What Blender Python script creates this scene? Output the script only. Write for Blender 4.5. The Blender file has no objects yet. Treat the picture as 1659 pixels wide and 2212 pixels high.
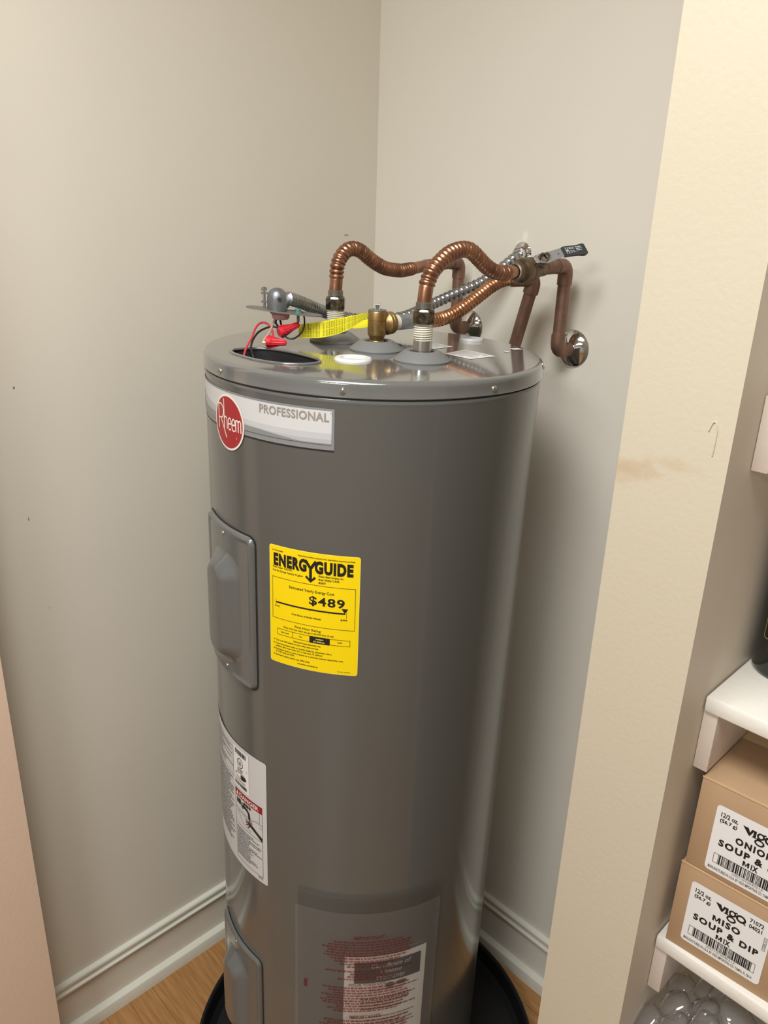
import bpy, bmesh, math, random
from mathutils import Vector, Matrix
from mathutils.geometry import tessellate_polygon
random.seed(7)
S = bpy.context.scene
COL = S.collection
PI = math.pi

# ------------------------------------------------------------------ camera
def set_camera():
    cam = bpy.data.cameras.new('camera'); ob = bpy.data.objects.new('camera', cam); COL.objects.link(ob)
    yaw, pitch, roll = map(math.radians, (45.3513, -20.8335, 1.9159))
    fw = Vector((-math.sin(yaw)*math.cos(pitch), math.cos(yaw)*math.cos(pitch), math.sin(pitch)))
    rt = Vector((math.cos(yaw), math.sin(yaw), 0)); up = rt.cross(fw)
    r2 = rt*math.cos(roll) + up*math.sin(roll); u2 = -rt*math.sin(roll) + up*math.cos(roll)
    M = Matrix((r2, u2, -fw)).transposed().to_4x4(); M.translation = (1.3404, -1.2681, 1.7499)
    ob.matrix_world = M
    cam.sensor_fit = 'HORIZONTAL'; cam.sensor_width = 36; cam.lens = 1699.95/1659*36
    cam.clip_start = .01
    S.camera = ob
set_camera()

# ------------------------------------------------------------------ world, lamps, exposure
w = bpy.data.worlds.new('room_air'); S.world = w; w.use_nodes = True
w.node_tree.nodes['Background'].inputs[0].default_value = (.9, .93, 1, 1)
w.node_tree.nodes['Background'].inputs[1].default_value = .05

def area(name, loc, target, size, power, col):
    l = bpy.data.lights.new(name, 'AREA'); l.shape = 'RECTANGLE'; l.size, l.size_y = size; l.energy = power; l.color = col
    o = bpy.data.objects.new(name, l); COL.objects.link(o); o.location = loc
    d = Vector(target) - Vector(loc); o.rotation_euler = d.to_track_quat('-Z', 'Y').to_euler()
    return o
area('ceiling_lamp', (1.02, -1.36, 2.66), (1.02, -1.36, 0), (0.8, 0.6), 21, (.97, .99, 1))
area('ceiling_lamp', (1.5, -3, 2.66), (1.5, -3, 0), (0.8, 0.6), 28, (.97, .99, 1))
S.view_settings.view_transform = 'Standard'; S.view_settings.look = 'None'
S.view_settings.exposure = 0.74; S.view_settings.gamma = 1; S.view_settings.use_curve_mapping = False

# ------------------------------------------------------------------ materials
def lin(c):
    f = lambda v: v/12.92 if v <= .04045 else ((v+.055)/1.055)**2.4
    return tuple(f(v/255) for v in c) + (1,)
MATS = {}
def mat(name, rgb, rough=.5, metal=0, bump=0, bscale=200, vary=0, vscale=8, coat=0, spec=.5, rvary=0, stretch=None, rgb2=None, alpha=None, trans=0, ior=1.45):
    m = bpy.data.materials.new(name); m.use_nodes = True; MATS[name] = m
    nt = m.node_tree; b = nt.nodes['Principled BSDF']; N = nt.nodes.new; L = nt.links.new
    b.inputs['Base Color'].default_value = lin(rgb); b.inputs['Roughness'].default_value = rough
    b.inputs['Metallic'].default_value = metal; b.inputs['Specular IOR Level'].default_value = spec
    b.inputs['Coat Weight'].default_value = coat; b.inputs['Coat Roughness'].default_value = .08
    b.inputs['Transmission Weight'].default_value = trans; b.inputs['IOR'].default_value = ior
    if alpha is not None: b.inputs['Alpha'].default_value = alpha
    tc = N('ShaderNodeTexCoord'); mp = N('ShaderNodeMapping'); L(tc.outputs['Object'], mp.inputs[0])
    if stretch: mp.inputs['Scale'].default_value = stretch
    if vary or rgb2:
        n = N('ShaderNodeTexNoise'); n.inputs['Scale'].default_value = vscale; n.inputs['Detail'].default_value = 5
        L(mp.outputs[0], n.inputs['Vector'])
        r = N('ShaderNodeMapRange'); r.inputs[1].default_value = .3; r.inputs[2].default_value = .7
        L(n.outputs['Fac'], r.inputs[0])
        mx = N('ShaderNodeMix'); mx.data_type = 'RGBA'; L(r.outputs[0], mx.inputs[0])
        a = lin(rgb); c2 = lin(rgb2) if rgb2 else tuple(v*(1-vary) for v in a[:3]) + (1,)
        mx.inputs[6].default_value = a; mx.inputs[7].default_value = c2
        L(mx.outputs[2], b.inputs['Base Color'])
        if rvary:
            r2 = N('ShaderNodeMapRange'); r2.inputs[3].default_value = rough; r2.inputs[4].default_value = rough + rvary
            L(n.outputs['Fac'], r2.inputs[0]); L(r2.outputs[0], b.inputs['Roughness'])
    if bump:
        n2 = N('ShaderNodeTexNoise'); n2.inputs['Scale'].default_value = bscale; n2.inputs['Detail'].default_value = 3
        L(tc.outputs['Object'], n2.inputs['Vector'])
        bp = N('ShaderNodeBump'); bp.inputs['Strength'].default_value = bump; bp.inputs['Distance'].default_value = .002
        L(n2.outputs['Fac'], bp.inputs['Height']); L(bp.outputs[0], b.inputs['Normal'])
    return m

def add_spots(m, spots, rgb):
    """flat marks with a shape of their own: list of (x, y, z, sx, sy, sz, strength) in object space"""
    nt = m.node_tree; N = nt.nodes.new; L = nt.links.new; b = nt.nodes['Principled BSDF']
    tc = N('ShaderNodeTexCoord')
    prev = b.inputs['Base Color'].links[0].from_socket if b.inputs['Base Color'].links else None
    nz = N('ShaderNodeTexNoise'); nz.inputs['Scale'].default_value = 45; L(tc.outputs['Object'], nz.inputs['Vector'])
    for (x, y, z, sx, sy, sz, k) in spots:
        mp = N('ShaderNodeMapping'); mp.vector_type = 'TEXTURE'
        mp.inputs['Location'].default_value = (x, y, z); mp.inputs['Scale'].default_value = (sx, sy, sz)
        L(tc.outputs['Object'], mp.inputs[0])
        ln = N('ShaderNodeVectorMath'); ln.operation = 'LENGTH'; L(mp.outputs[0], ln.inputs[0])
        ad = N('ShaderNodeMath'); ad.operation = 'MULTIPLY_ADD'; ad.inputs[1].default_value = 1.6; L(nz.outputs['Fac'], ad.inputs[0]); L(ln.outputs['Value'], ad.inputs[2])
        rg = N('ShaderNodeMapRange'); rg.interpolation_type = 'SMOOTHSTEP'
        rg.inputs[1].default_value = 1.1; rg.inputs[2].default_value = 1.9; rg.inputs[3].default_value = k; rg.inputs[4].default_value = 0
        L(ad.outputs[0], rg.inputs[0])
        mx = N('ShaderNodeMix'); mx.data_type = 'RGBA'; L(rg.outputs[0], mx.inputs[0])
        if prev is not None: L(prev, mx.inputs[6])
        else: mx.inputs[6].default_value = b.inputs['Base Color'].default_value
        mx.inputs[7].default_value = lin(rgb); prev = mx.outputs[2]
    L(prev, b.inputs['Base Color'])

mat('greige', (222, 214, 198), .55, bump=.06, bscale=260, vary=.03, vscale=3)
mat('greige_left', (220, 213, 197), .55, bump=.06, bscale=260, vary=.03, vscale=3)
mat('greige_back', (226, 220, 206), .55, bump=.06, bscale=260, vary=.03, vscale=3)
mat('cream', (203, 193, 170), .5, bump=.14, bscale=150, vary=.03, vscale=4)
mat('jamb_paint', (226, 200, 176), .55, bump=.16, bscale=140, vary=.03, vscale=4)
mat('bay_paint', (216, 204, 186), .6, bump=.1, bscale=160, vary=.04, vscale=5)
mat('room_paint', (224, 222, 216), .7)
mat('ceiling_paint', (235, 232, 225), .8)
mat('trim_white', (222, 220, 205), .35, bump=.1, bscale=60, vary=.05, vscale=10)
mat('shelf_white', (236, 231, 220), .4, bump=.25, bscale=90, vary=.05, vscale=14)
add_spots(MATS['greige_left'], [(0, -.8095, 1.4609, .01, .0016, .003, .9), (0, -.8149, 1.2298, .01, .0012, .0045, .9), (0, -.0854, 1.7018, .02, .008, .003, .5), (0, -.80, 1.052, .01, .0012, .004, .4)], (96, 84, 70))
add_spots(MATS['cream'], [(.95, -.5, 1.500, .05, .05, .012, .26), (.985, -.5, 1.512, .035, .05, .009, .2), (.935, -.5, 1.488, .02, .05, .02, .2)], (176, 136, 86))
add_spots(MATS['greige_back'], [(.407, 0, 1.716, .010, .05, .012, .6), (.392, 0, 1.704, .008, .05, .006, .5)], (246, 240, 226))
mat('oak', (182, 136, 84), .35, vary=.3, vscale=9, stretch=(1.2, 14, 14), rgb2=(150, 106, 62))
mat('oak_dark', (168, 124, 76), .35, vary=.3, vscale=9, stretch=(1.2, 14, 14), rgb2=(138, 98, 58))
mat('seam_dark', (84, 52, 26), .6)
mat('tank_grey', (98, 99, 96), .16, bump=.012, bscale=300, spec=.5, coat=.3)
mat('lid_grey', (104, 104, 101), .12, spec=.7, coat=.9)
mat('collar_grey', (122, 122, 120), .5)
mat('cavity_black', (38, 37, 36), .6)
mat('pan_black', (24, 24, 25), .42, bump=.1, bscale=80)
mat('copper', (184, 136, 108), .3, 1, vary=.4, vscale=30, rgb2=(128, 94, 78), rvary=.12)
mat('copper_bright', (204, 150, 112), .28, 1, vary=.3, vscale=40, rgb2=(158, 110, 84), rvary=.12)
mat('copper_dull', (152, 116, 98), .42, .65, vary=.3, vscale=45, rgb2=(120, 96, 84), rvary=.2)
mat('solder', (150, 146, 138), .35, .9, vary=.3, vscale=60)
mat('steel', (188, 188, 186), .25, 1)
mat('galvanized', (166, 170, 174), .42, .8, vary=.25, vscale=90)
mat('conduit_steel', (172, 173, 174), .3, .95, vary=.2, vscale=60)
mat('cast_zinc', (134, 137, 139), .4, .75, bump=.15, bscale=400)
mat('plate_steel', (136, 134, 128), .5, .5, vary=.15, vscale=40)
mat('chrome', (214, 214, 212), .07, 1)
mat('nickel_worn', (150, 142, 128), .25, 1, vary=.6, vscale=160, rgb2=(70, 62, 52))
mat('brass', (170, 146, 102), .42, .9, vary=.25, vscale=50, rgb2=(150, 116, 62))
mat('brass_dirty', (128, 104, 76), .42, .8, vary=.35, vscale=70, rgb2=(92, 78, 62))
mat('tape_white', (226, 220, 200), .6, bump=.4, bscale=500, vary=.1, vscale=200)
mat('plastic_white', (226, 228, 228), .35)
mat('paper_white', (232, 230, 226), .5)
mat('paper_grey', (200, 200, 200), .5)
mat('label_white', (204, 204, 202), .35)
mat('label_silver', (176, 177, 176), .35)
mat('label_silver2', (158, 159, 158), .35)
mat('label_silver3', (134, 135, 134), .35)
mat('label_silver4', (190, 191, 189), .35)
mat('label_grey', (150, 150, 149), .4)
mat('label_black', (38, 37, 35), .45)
mat('logo_red', (160, 42, 46), .35)
mat('logo_text', (238, 226, 214), .4)
mat('taupe_ink', (150, 142, 130), .5)
mat('yellow_label', (246, 214, 8), .4)
mat('yellow_edge', (250, 232, 96), .4)
mat('ink', (30, 28, 25), .5)
mat('ink_soft', (92, 86, 78), .55)
mat('danger_red', (150, 30, 36), .45)
mat('skin_ink', (160, 120, 112), .5)
mat('wire_red', (206, 56, 70), .35)
mat('wire_black', (34, 34, 36), .35)
mat('wire_white', (178, 158, 140), .45)
mat('wire_tan', (222, 200, 160), .4)
mat('nut_red', (214, 44, 58), .4)
mat('bushing_pink', (186, 150, 146), .6, bump=.5, bscale=300)
mat('green_screw', (104, 158, 146), .35, .6)
mat('tag_yellow', (252, 240, 48), .45)
mat('blue_label', (40, 52, 96), .5)
mat('handle_silver', (206, 210, 214), .22, .75)
mat('grip_black', (52, 56, 58), .45)
mat('grip_print', (196, 200, 202), .5)
mat('cleat_paint', (214, 200, 186), .45, bump=.2, bscale=90, vary=.05, vscale=14)
mat('cardboard', (180, 148, 114), .7, bump=.12, bscale=60, vary=.08, vscale=12)
mat('cardboard_edge', (206, 172, 130), .7, bump=.2, bscale=300)
mat('box_tape', (200, 170, 128), .15, coat=.4)
mat('glass_green', (16, 24, 20), .08, coat=.6)
mat('gold_print', (190, 160, 90), .35, .5)
mat('bottle_print', (20, 24, 24), .4)

def film(name, tint, haze, gloss_rough, fac, col=(.62, .60, .58, 1)):
    m = bpy.data.materials.new(name); m.use_nodes = True; MATS[name] = m
    nt = m.node_tree; nt.nodes.clear(); N = nt.nodes.new; L = nt.links.new
    out = N('ShaderNodeOutputMaterial'); tr = N('ShaderNodeBsdfTransparent'); tr.inputs[0].default_value = tint
    df = N('ShaderNodeBsdfDiffuse'); df.inputs[0].default_value = col
    m1 = N('ShaderNodeMixShader'); m1.inputs[0].default_value = haze; L(tr.outputs[0], m1.inputs[1]); L(df.outputs[0], m1.inputs[2])
    gl = N('ShaderNodeBsdfGlossy'); gl.inputs['Roughness'].default_value = gloss_rough
    fr = N('ShaderNodeFresnel'); fr.inputs[0].default_value = 1.45
    mu = N('ShaderNodeMath'); mu.operation = 'MULTIPLY'; mu.inputs[1].default_value = fac; L(fr.outputs[0], mu.inputs[0])
    m2 = N('ShaderNodeMixShader'); L(mu.outputs[0], m2.inputs[0]); L(m1.outputs[0], m2.inputs[1]); L(gl.outputs[0], m2.inputs[2])
    L(m2.outputs[0], out.inputs[0])
film('pouch_red', (.66, .34, .33, 1), .42, .3, .3, (.27, .06, .055, 1))
film('pouch_film', (.97, .97, .96, 1), .10, .35, .6)
film('pouch_seal', (.95, .95, .94, 1), .04, .35, .6)
film('bubble_film', (.93, .93, .95, 1), .10, .05, 2.6)

# ------------------------------------------------------------------ helpers
def mk(name, V, F, m, parent=None, smooth=False, angle=35, loc=None):
    me = bpy.data.meshes.new(name); me.from_pydata([tuple(v) for v in V], [], F); me.update()
    ms = m if isinstance(m, (list, tuple)) else [m]
    for k in ms: me.materials.append(MATS[k])
    if smooth:
        me.polygons.foreach_set('use_smooth', [True]*len(me.polygons)); me.set_sharp_from_angle(angle=math.radians(angle))
    o = bpy.data.objects.new(name, me); COL.objects.link(o)
    if parent: o.parent = parent
    if loc: o.location = loc
    return o
def fixn(o):
    bm = bmesh.new(); bm.from_mesh(o.data); bmesh.ops.recalc_face_normals(bm, faces=bm.faces); bm.to_mesh(o.data); bm.free(); return o
def tag(o, label, cat, group=None):
    o['label'] = label; o['category'] = cat
    if group: o['group'] = group
    return o
def thing(name, label, cat, loc=(0, 0, 0), rot=None, group=None):
    o = bpy.data.objects.new(name, None); COL.objects.link(o); o.location = loc; o.empty_display_size = .05
    if rot: o.rotation_euler = rot
    return tag(o, label, cat, group)
def struct(o): o['kind'] = 'structure'; return o
class MB:
    def __init__(s): s.V = []; s.F = []
    def add(s, V, F):
        n = len(s.V); s.V += [tuple(v) for v in V]; s.F += [tuple(i+n for i in f) for f in F]; return s
    def box(s, a, b, bev=0):
        (x0, y0, z0), (x1, y1, z1) = a, b
        if not bev:
            return s.add([(x0,y0,z0),(x1,y0,z0),(x1,y1,z0),(x0,y1,z0),(x0,y0,z1),(x1,y0,z1),(x1,y1,z1),(x0,y1,z1)],
                         [(0,3,2,1),(4,5,6,7),(0,1,5,4),(1,2,6,5),(2,3,7,6),(3,0,4,7)])
        bm = bmesh.new(); bmesh.ops.create_cube(bm, size=1)
        for v in bm.verts: v.co = Vector(((x0+x1)/2+v.co.x*(x1-x0), (y0+y1)/2+v.co.y*(y1-y0), (z0+z1)/2+v.co.z*(z1-z0)))
        bmesh.ops.bevel(bm, geom=bm.edges[:], offset=bev, segments=2, affect='EDGES', profile=.5)
        bm.verts.index_update(); V = [v.co[:] for v in bm.verts]; F = [tuple(v.index for v in f.verts) for f in bm.faces]; bm.free()
        return s.add(V, F)
    def build(s, name, m, parent=None, smooth=False, angle=35): return fixn(mk(name, s.V, s.F, m, parent, smooth, angle))
def lathe(prof, n=48, M=None, cap=False):
    V = []; F = []
    for (r, z) in prof:
        for k in range(n):
            a = 2*PI*k/n; V.append(Vector((r*math.cos(a), r*math.sin(a), z)))
    for i in range(len(prof)-1):
        for k in range(n):
            k2 = (k+1) % n; F.append((i*n+k, i*n+k2, (i+1)*n+k2, (i+1)*n+k))
    if cap:
        F.append(tuple(range(n))[::-1]); F.append(tuple((len(prof)-1)*n+k for k in range(n)))
    if M: V = [M @ v for v in V]
    return V, F
def frame_to(a, d):
    """matrix whose z axis is d, at point a"""
    q = Vector(d).to_track_quat('Z', 'Y'); M = q.to_matrix().to_4x4(); M.translation = Vector(a); return M
def smooth_path(pts, step=.001):
    P = [Vector(p) for p in pts]; P = [P[0]*2-P[1]] + P + [P[-1]*2-P[-2]]
    out = []
    for i in range(1, len(P)-2):
        a, b, c, d = P[i-1:i+3]; n = max(2, int((c-b).length/step))
        for k in range(n):
            t = k/n
            out.append(.5*((2*b)+(c-a)*t+(2*a-5*b+4*c-d)*t*t+(3*b-a-3*c+d)*t**3))
    out.append(P[-2]); return out
def sweep(path, rad, n=20, cap=True):
    """rad: number or function(s, phi) -> radius"""
    V = []; F = []; s = 0
    t0 = (path[1]-path[0]).normalized(); u = t0.orthogonal().normalized()
    for i, pnt in enumerate(path):
        t = (path[min(i+1, len(path)-1)]-path[max(i-1, 0)]).normalized()
        u = (u - t*u.dot(t)).normalized(); v = t.cross(u)
        if i: s += (pnt-path[i-1]).length
        for k in range(n):
            a = 2*PI*k/n; r = rad(s, a) if callable(rad) else rad
            V.append(pnt + u*(r*math.cos(a)) + v*(r*math.sin(a)))
    for i in range(len(path)-1):
        for k in range(n):
            k2 = (k+1) % n; F.append((i*n+k, i*n+k2, (i+1)*n+k2, (i+1)*n+k))
    if cap: F.append(tuple(range(n))[::-1]); F.append(tuple((len(path)-1)*n+k for k in range(n)))
    return V, F
def tube(name, pts, r, m, parent=None, n=16, step=.003, straight=False):
    path = [Vector(p) for p in pts] if straight else smooth_path(pts, step)
    V, F = sweep(path, r, n); return mk(name, V, F, m, parent, True, 50)
def cyl(name, a, b, r, m, parent=None, n=32, bev=.0008):
    a, b = Vector(a), Vector(b); L = (b-a).length; e = min(bev, L/3)
    V, F = lathe([(r-e, 0), (r, e), (r, L-e), (r-e, L)], n, frame_to(a, b-a), True)
    return mk(name, V, F, m, parent, True)
def elbow(name, a, c, b, r, m, parent, R=None, collar=.0035):
    """pipe elbow: from a to corner c to b, with socket rims"""
    a, b, c = Vector(a), Vector(b), Vector(c)
    da = (a-c).normalized(); db = (b-c).normalized(); R = R or r*1.35
    p0 = c+da*R; p1 = c+db*R; pts = [a]
    for k in range(13):
        t = k/12; pts.append(p0*(1-t)**2 + c*2*t*(1-t) + p1*t*t)
    pts.append(b)
    V, F = sweep(pts, r, 28); return mk(name, V, F, m, parent, True, 50)

# ------------------------------------------------------------------ flat print
_tc = {}
def text_geo(s, bold=0, shear=0, sp=1):
    key = (s, bold, shear, sp)
    if key not in _tc:
        cu = bpy.data.curves.new('t', 'FONT'); cu.body = s; cu.size = 1; cu.offset = bold; cu.shear = shear; cu.space_character = sp; cu.resolution_u = 3; cu.fill_mode = 'FRONT'
        ob = bpy.data.objects.new('t', cu); COL.objects.link(ob)
        dg = bpy.context.evaluated_depsgraph_get(); me = bpy.data.meshes.new_from_object(ob.evaluated_get(dg))
        V = [(v.co.x, v.co.y) for v in me.vertices]; F = [tuple(f.vertices) for f in me.polygons]
        bpy.data.objects.remove(ob); bpy.data.curves.remove(cu); bpy.data.meshes.remove(me)
        _tc[key] = (V, F)
    return _tc[key]
CAP = None
class Print:
    def __init__(s): s.V = []; s.F = []
    def _add(s, V, F):
        n = len(s.V); s.V += V; s.F += [tuple(i+n for i in f) for f in F]
    def text(s, t, u, v, h, width=None, bold=0, shear=0, align='L', sp=1, rot=0):
        """baseline-left at (u, v); h = capital height; width stretches"""
        global CAP
        if CAP is None: CAP = max(y for x, y in text_geo('H')[0])
        V, F = text_geo(t, bold, shear, sp)
        if not V: return
        x0 = min(x for x, y in V); x1 = max(x for x, y in V)
        sy = h/CAP; sx = width/(x1-x0) if width else sy; W = (x1-x0)*sx
        ox = {'L': 0, 'C': -W/2, 'R': -W}[align]
        P = [((x-x0)*sx+ox, y*sy) for x, y in V]
        if rot: c, n = math.cos(rot), math.sin(rot); P = [(x*c-y*n, x*n+y*c) for x, y in P]
        s._add([(x+u, y+v) for x, y in P], F)
    def rect(s, u0, v0, u1, v1, du=.004):
        n = max(1, int(abs(u1-u0)/du)+1)
        V = [(u0+(u1-u0)*k/n, v) for k in range(n+1) for v in (v0, v1)]
        s._add(V, [(2*k, 2*k+2, 2*k+3, 2*k+1) for k in range(n)])
    def frame(s, u0, v0, u1, v1, t):
        s.rect(u0, v0, u1, v0+t); s.rect(u0, v1-t, u1, v1); s.rect(u0, v0, u0+t, v1); s.rect(u1-t, v0, u1, v1)
    def stroke(s, pts, t):
        P = [Vector(p) for p in pts]; V = []
        for i, q in enumerate(P):
            d = (P[min(i+1, len(P)-1)]-P[max(i-1, 0)]).normalized(); n = Vector((-d.y, d.x))*t/2
            V += [tuple(q+n), tuple(q-n)]
        s._add(V, [(2*k, 2*k+1, 2*k+3, 2*k+2) for k in range(len(P)-1)])
    def poly(s, pts): s._add([tuple(p) for p in pts], [tuple(range(len(pts)))])
    def ellipse(s, u, v, a, b, n=40):
        V = [(u, v)]; rings = 5
        for j in range(1, rings+1):
            for k in range(n): V.append((u+a*j/rings*math.cos(2*PI*k/n), v+b*j/rings*math.sin(2*PI*k/n)))
        F = [(0, 1+k, 1+(k+1) % n) for k in range(n)]
        for j in range(rings-1):
            for k in range(n): k2 = (k+1) % n; F.append((1+j*n+k, 1+(j+1)*n+k, 1+(j+1)*n+k2, 1+j*n+k2))
        s._add(V, F)
    def ring(s, u, v, a, b, t, n=40):
        V = []
        for k in range(n):
            c, d = math.cos(2*PI*k/n), math.sin(2*PI*k/n); V += [(u+a*c, v+b*d), (u+(a-t)*c, v+(b-t)*d)]
        s._add(V, [(2*k, (2*k+2) % (2*n), (2*k+3) % (2*n), 2*k+1) for k in range(n)])
    def rrect(s, u0, v0, u1, v1, r, nu=None):
        """rounded rectangle filled in columns, so it wraps round a curve"""
        nu = nu or max(6, int((u1-u0)/.004)); us = [u0+(u1-u0)*k/nu for k in range(nu+1)]
        us += [u0+r*(1-math.cos(a*PI/12)) for a in range(1, 6)] + [u1-r*(1-math.cos(a*PI/12)) for a in range(1, 6)]
        us = sorted(set(us)); V = []
        for u in us:
            e = min(u-u0, u1-u); k = r-math.sqrt(max(0, r*r-(r-e)**2)) if e < r else 0
            V += [(u, v0+k), (u, v1-k)]
        s._add(V, [(2*k, 2*k+2, 2*k+3, 2*k+1) for k in range(len(us)-1)])
    def lines(s, u0, u1, v0, v1, n, t, jag=.2, rnd=None):
        """rows of unreadable fine print as broken strokes"""
        rnd = rnd or random
        for k in range(n):
            v = v1-(v1-v0)*(k+.5)/n; u = u0; end = u1-rnd.random()*jag*(u1-u0)
            while u < end:
                L = rnd.uniform(1.5, 6)*t; s.rect(u, v, min(u+L, end), v+t); u += L+t*rnd.uniform(.5, .9)
    def build(s, name, mapf, m, parent): return mk(name, [mapf(u, v) for u, v in s.V], s.F, m, parent)

# ================================================================== SETTING
def box_struct(name, a, b, m): return struct(MB().box(a, b).build(name, m))
XW, YF, CE = 4.2, -4.6, 2.7            # room extents
box_struct('wall_left', (-.1, -.93, -.02), (0, .1, CE), 'greige_left')
box_struct('wall_back', (0, 0, -.02), (2.3, .1, CE), 'greige_back')
PX0, PX1, PY = .9271, 1.0458, -.5
def skew(V, x, k=-.006):
    """the partition's shelf side is a little out of square"""
    return [(a+k*(b-PY), b, c) if abs(a-x) < .025 else (a, b, c) for a, b, c in V]
# partition between the heater nook and the shelves
m = MB().box((PX0, PY, -.02), (PX1, 0, CE)); m.V = skew(m.V, PX1); o = struct(m.build('wall_right', ['greige', 'cream', 'bay_paint']))
for f in o.data.polygons:
    if f.normal.y < -.9: f.material_index = 1
    elif f.normal.x > .9: f.material_index = 2
# door-side stub whose end faces the nook
box_struct('wall_front', (-1.4, -1.08, -.02), (.1, -.9238, CE), 'jamb_paint')
box_struct('wall_rear', (-1.4, YF-.1, -.02), (XW, YF, CE), 'room_paint')
box_struct('wall_side_left', (-1.5, YF, -.02), (-1.4, -.93, CE), 'room_paint')
box_struct('wall_side_right', (XW, YF, -.02), (XW+.1, .1, CE), 'room_paint')
box_struct('wall_back_right', (2.3, 0, -.02), (XW, .1, CE), 'room_paint')
box_struct('ceiling', (-1.5, YF-.1, CE), (XW+.1, .1, CE+.05), 'ceiling_paint')
fl = box_struct('floor', (-1.5, YF-.1, -.06), (XW+.1, .1, -.0012), 'oak_dark')
# oak boards in the nook, laid parallel to the back wall
bw = .057
for j in range(18):
    y1 = -.004-j*bw; x = -.0; off = random.uniform(.15, .7)
    cuts = [0.002, off, off+random.uniform(.5, .9), 1.9]
    for a, b in zip(cuts[:-1], cuts[1:]):
        if a > .925 and y1 > -.49: continue
        b2 = min(b, .925) if y1-bw > -.5 else b
        mb = MB().box((a+.0004, y1-bw+.0007, -.006), (b2-.0004, y1-.0007, 0))
        mb.build('plank', random.choice(['oak', 'oak', 'oak_dark']), fl)

def profile_run(name, prof, axis, a, b, m):
    """prof: (out, z) closed outline; axis 'y' runs along the left wall, 'x' along the back wall"""
    n = len(prof); V = []
    for t in (a, b):
        for (o_, z) in prof: V.append((o_, t, z) if axis == 'y' else (t, -o_, z))
    F = [(i, (i+1) % n, n+(i+1) % n, n+i) for i in range(n)] + [tuple(range(n))[::-1], tuple(range(n, 2*n))]
    return struct(fixn(mk(name, V, F, m, None, True, 25)))
shoe = [(0, 0), (.017, 0), (.017, .028), (.0155, .0315), (.012, .0335), (0, .0345)]
mould = [(0, .1350), (.0105, .1350), (.0122, .1362), (.0122, .1395), (.0085, .1410), (.0070, .1440), (.0072, .1490), (.0092, .1520), (.0092, .1530), (.0112, .1542), (.0112, .1600), (.0095, .1625), (0, .1640)]
profile_run('baseboard_left', shoe, 'y', -.924, 0, 'trim_white')
profile_run('baseboard_back', shoe, 'x', 0, PX0, 'trim_white')
profile_run('trim_1', mould, 'y', -.924, 0, 'trim_white')
profile_run('trim_2', mould, 'x', 0, PX0, 'trim_white')
# paint run on the pillar face
tube('paint_run', [(1.0205, -.5005, 1.556), (1.0235, -.5005, 1.565), (1.0265, -.5005, 1.566), (1.029, -.5005, 1.558), (1.029, -.5005, 1.545), (1.0285, -.5006, 1.532)], .0007, 'cream', None, 8)
o = bpy.data.objects['paint_run']; o.parent = bpy.data.objects['wall_right']

# ================================================================== WATER HEATER
R = .26; Z0 = .03; H = 1.52; TX, TY = .439, -.4113; AXX, AXY = .002, .0094
heater = thing('water_heater', 'tall grey cylindrical electric water heater standing in a black pan', 'water heater',
               (TX-AXX*H, TY-AXY*H, Z0), (-AXY, AXX, 0))
def cy(theta, z, off=0):
    a = math.radians(theta); return Vector(((R+off)*math.cos(a), (R+off)*math.sin(a), z))
def lidp(x, y, z=0): return Vector((x, y, H+z))
def cylmap(th0, z0, off):
    """print mapping: u metres to the right of theta th0, v metres above local height z0"""
    return lambda u, v: cy(th0+math.degrees(u/R), z0+v, off)
def W2L(p): return heater_inv @ Vector(p)
bpy.context.view_layer.update(); heater_inv = heater.matrix_world.inverted()

N = 160
V, F = lathe([(R-.012, 0), (R-.002, .004), (R, .02), (R, 1.486), (R+.0012, 1.489), (R+.0016, 1.4915), (R+.0008, 1.4938), (R-.0022, 1.4955), (R-.004, 1.505), (R-.03, 1.508)], N)
mk('tank_body', V, F, 'tank_grey', heater, True, 40)
# lid: rolled edge, flat top with a D-shaped wiring opening
hole = [(-.086,-.2085),(-.066,-.2155),(-.0408,-.2185),(-.015,-.2195),(.0057,-.2165),(.028,-.209),(.0428,-.199),(.054,-.184),(.0565,-.168),(.0515,-.152),(.038,-.1435),(.015,-.1385),(-.018,-.1365),(-.048,-.1385),(-.072,-.146),(-.086,-.157),(-.0945,-.175),(-.0955,-.195)]
HP = smooth_path([(x, y, 0) for x, y in hole+[hole[0]]], .006)[:-1]
HP = [(p.x, p.y) for p in HP]
re = .008
prof = [(R+.0025, 1.4968), (R+.0032, 1.498), (R+.0026, 1.500), (R+.0022, 1.508)] + [(R+.0022-re+re*math.cos(a*PI/16), H-re+re*math.sin(a*PI/16)) for a in range(0, 9)]
V, F = lathe(prof, N)
outer = [v for v in V[-N:]]
nh = len(HP); base = len(V)-N
loops = [[Vector((v.x, v.y, 0)) for v in outer], [Vector((x, y, 0)) for x, y in HP][::-1]]
hv = [Vector((x, y, H)) for x, y in HP][::-1]
V2 = V + hv
tris = tessellate_polygon(loops)
idx = lambda i: base+i if i < N else len(V)+(i-N)
F2 = F + [tuple(idx(i) for i in t) for t in tris]
lid = fixn(mk('lid', V2, F2, 'lid_grey', heater, True, 30))
if max(lid.data.polygons, key=lambda f: f.area).normal.z < 0: lid.data.flip_normals()
# opening recess and its rolled rim
depth = .05; V = [(x, y, H) for x, y in HP] + [(x*.98, y*.99, H-depth) for x, y in HP]
F = [(i, (i+1) % nh, nh+(i+1) % nh, nh+i) for i in range(nh)] + [tuple(range(nh, 2*nh))]
mk('wiring_opening', V, F, 'cavity_black', heater, True, 60)
rp = [Vector((x, y, H+.0008)) for x, y in HP]; rp.append(rp[0])
V, F = sweep(rp+[rp[1]], .0022, 8, False); mk('opening_rim', V, F, 'lid_grey', heater, True, 80)

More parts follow.
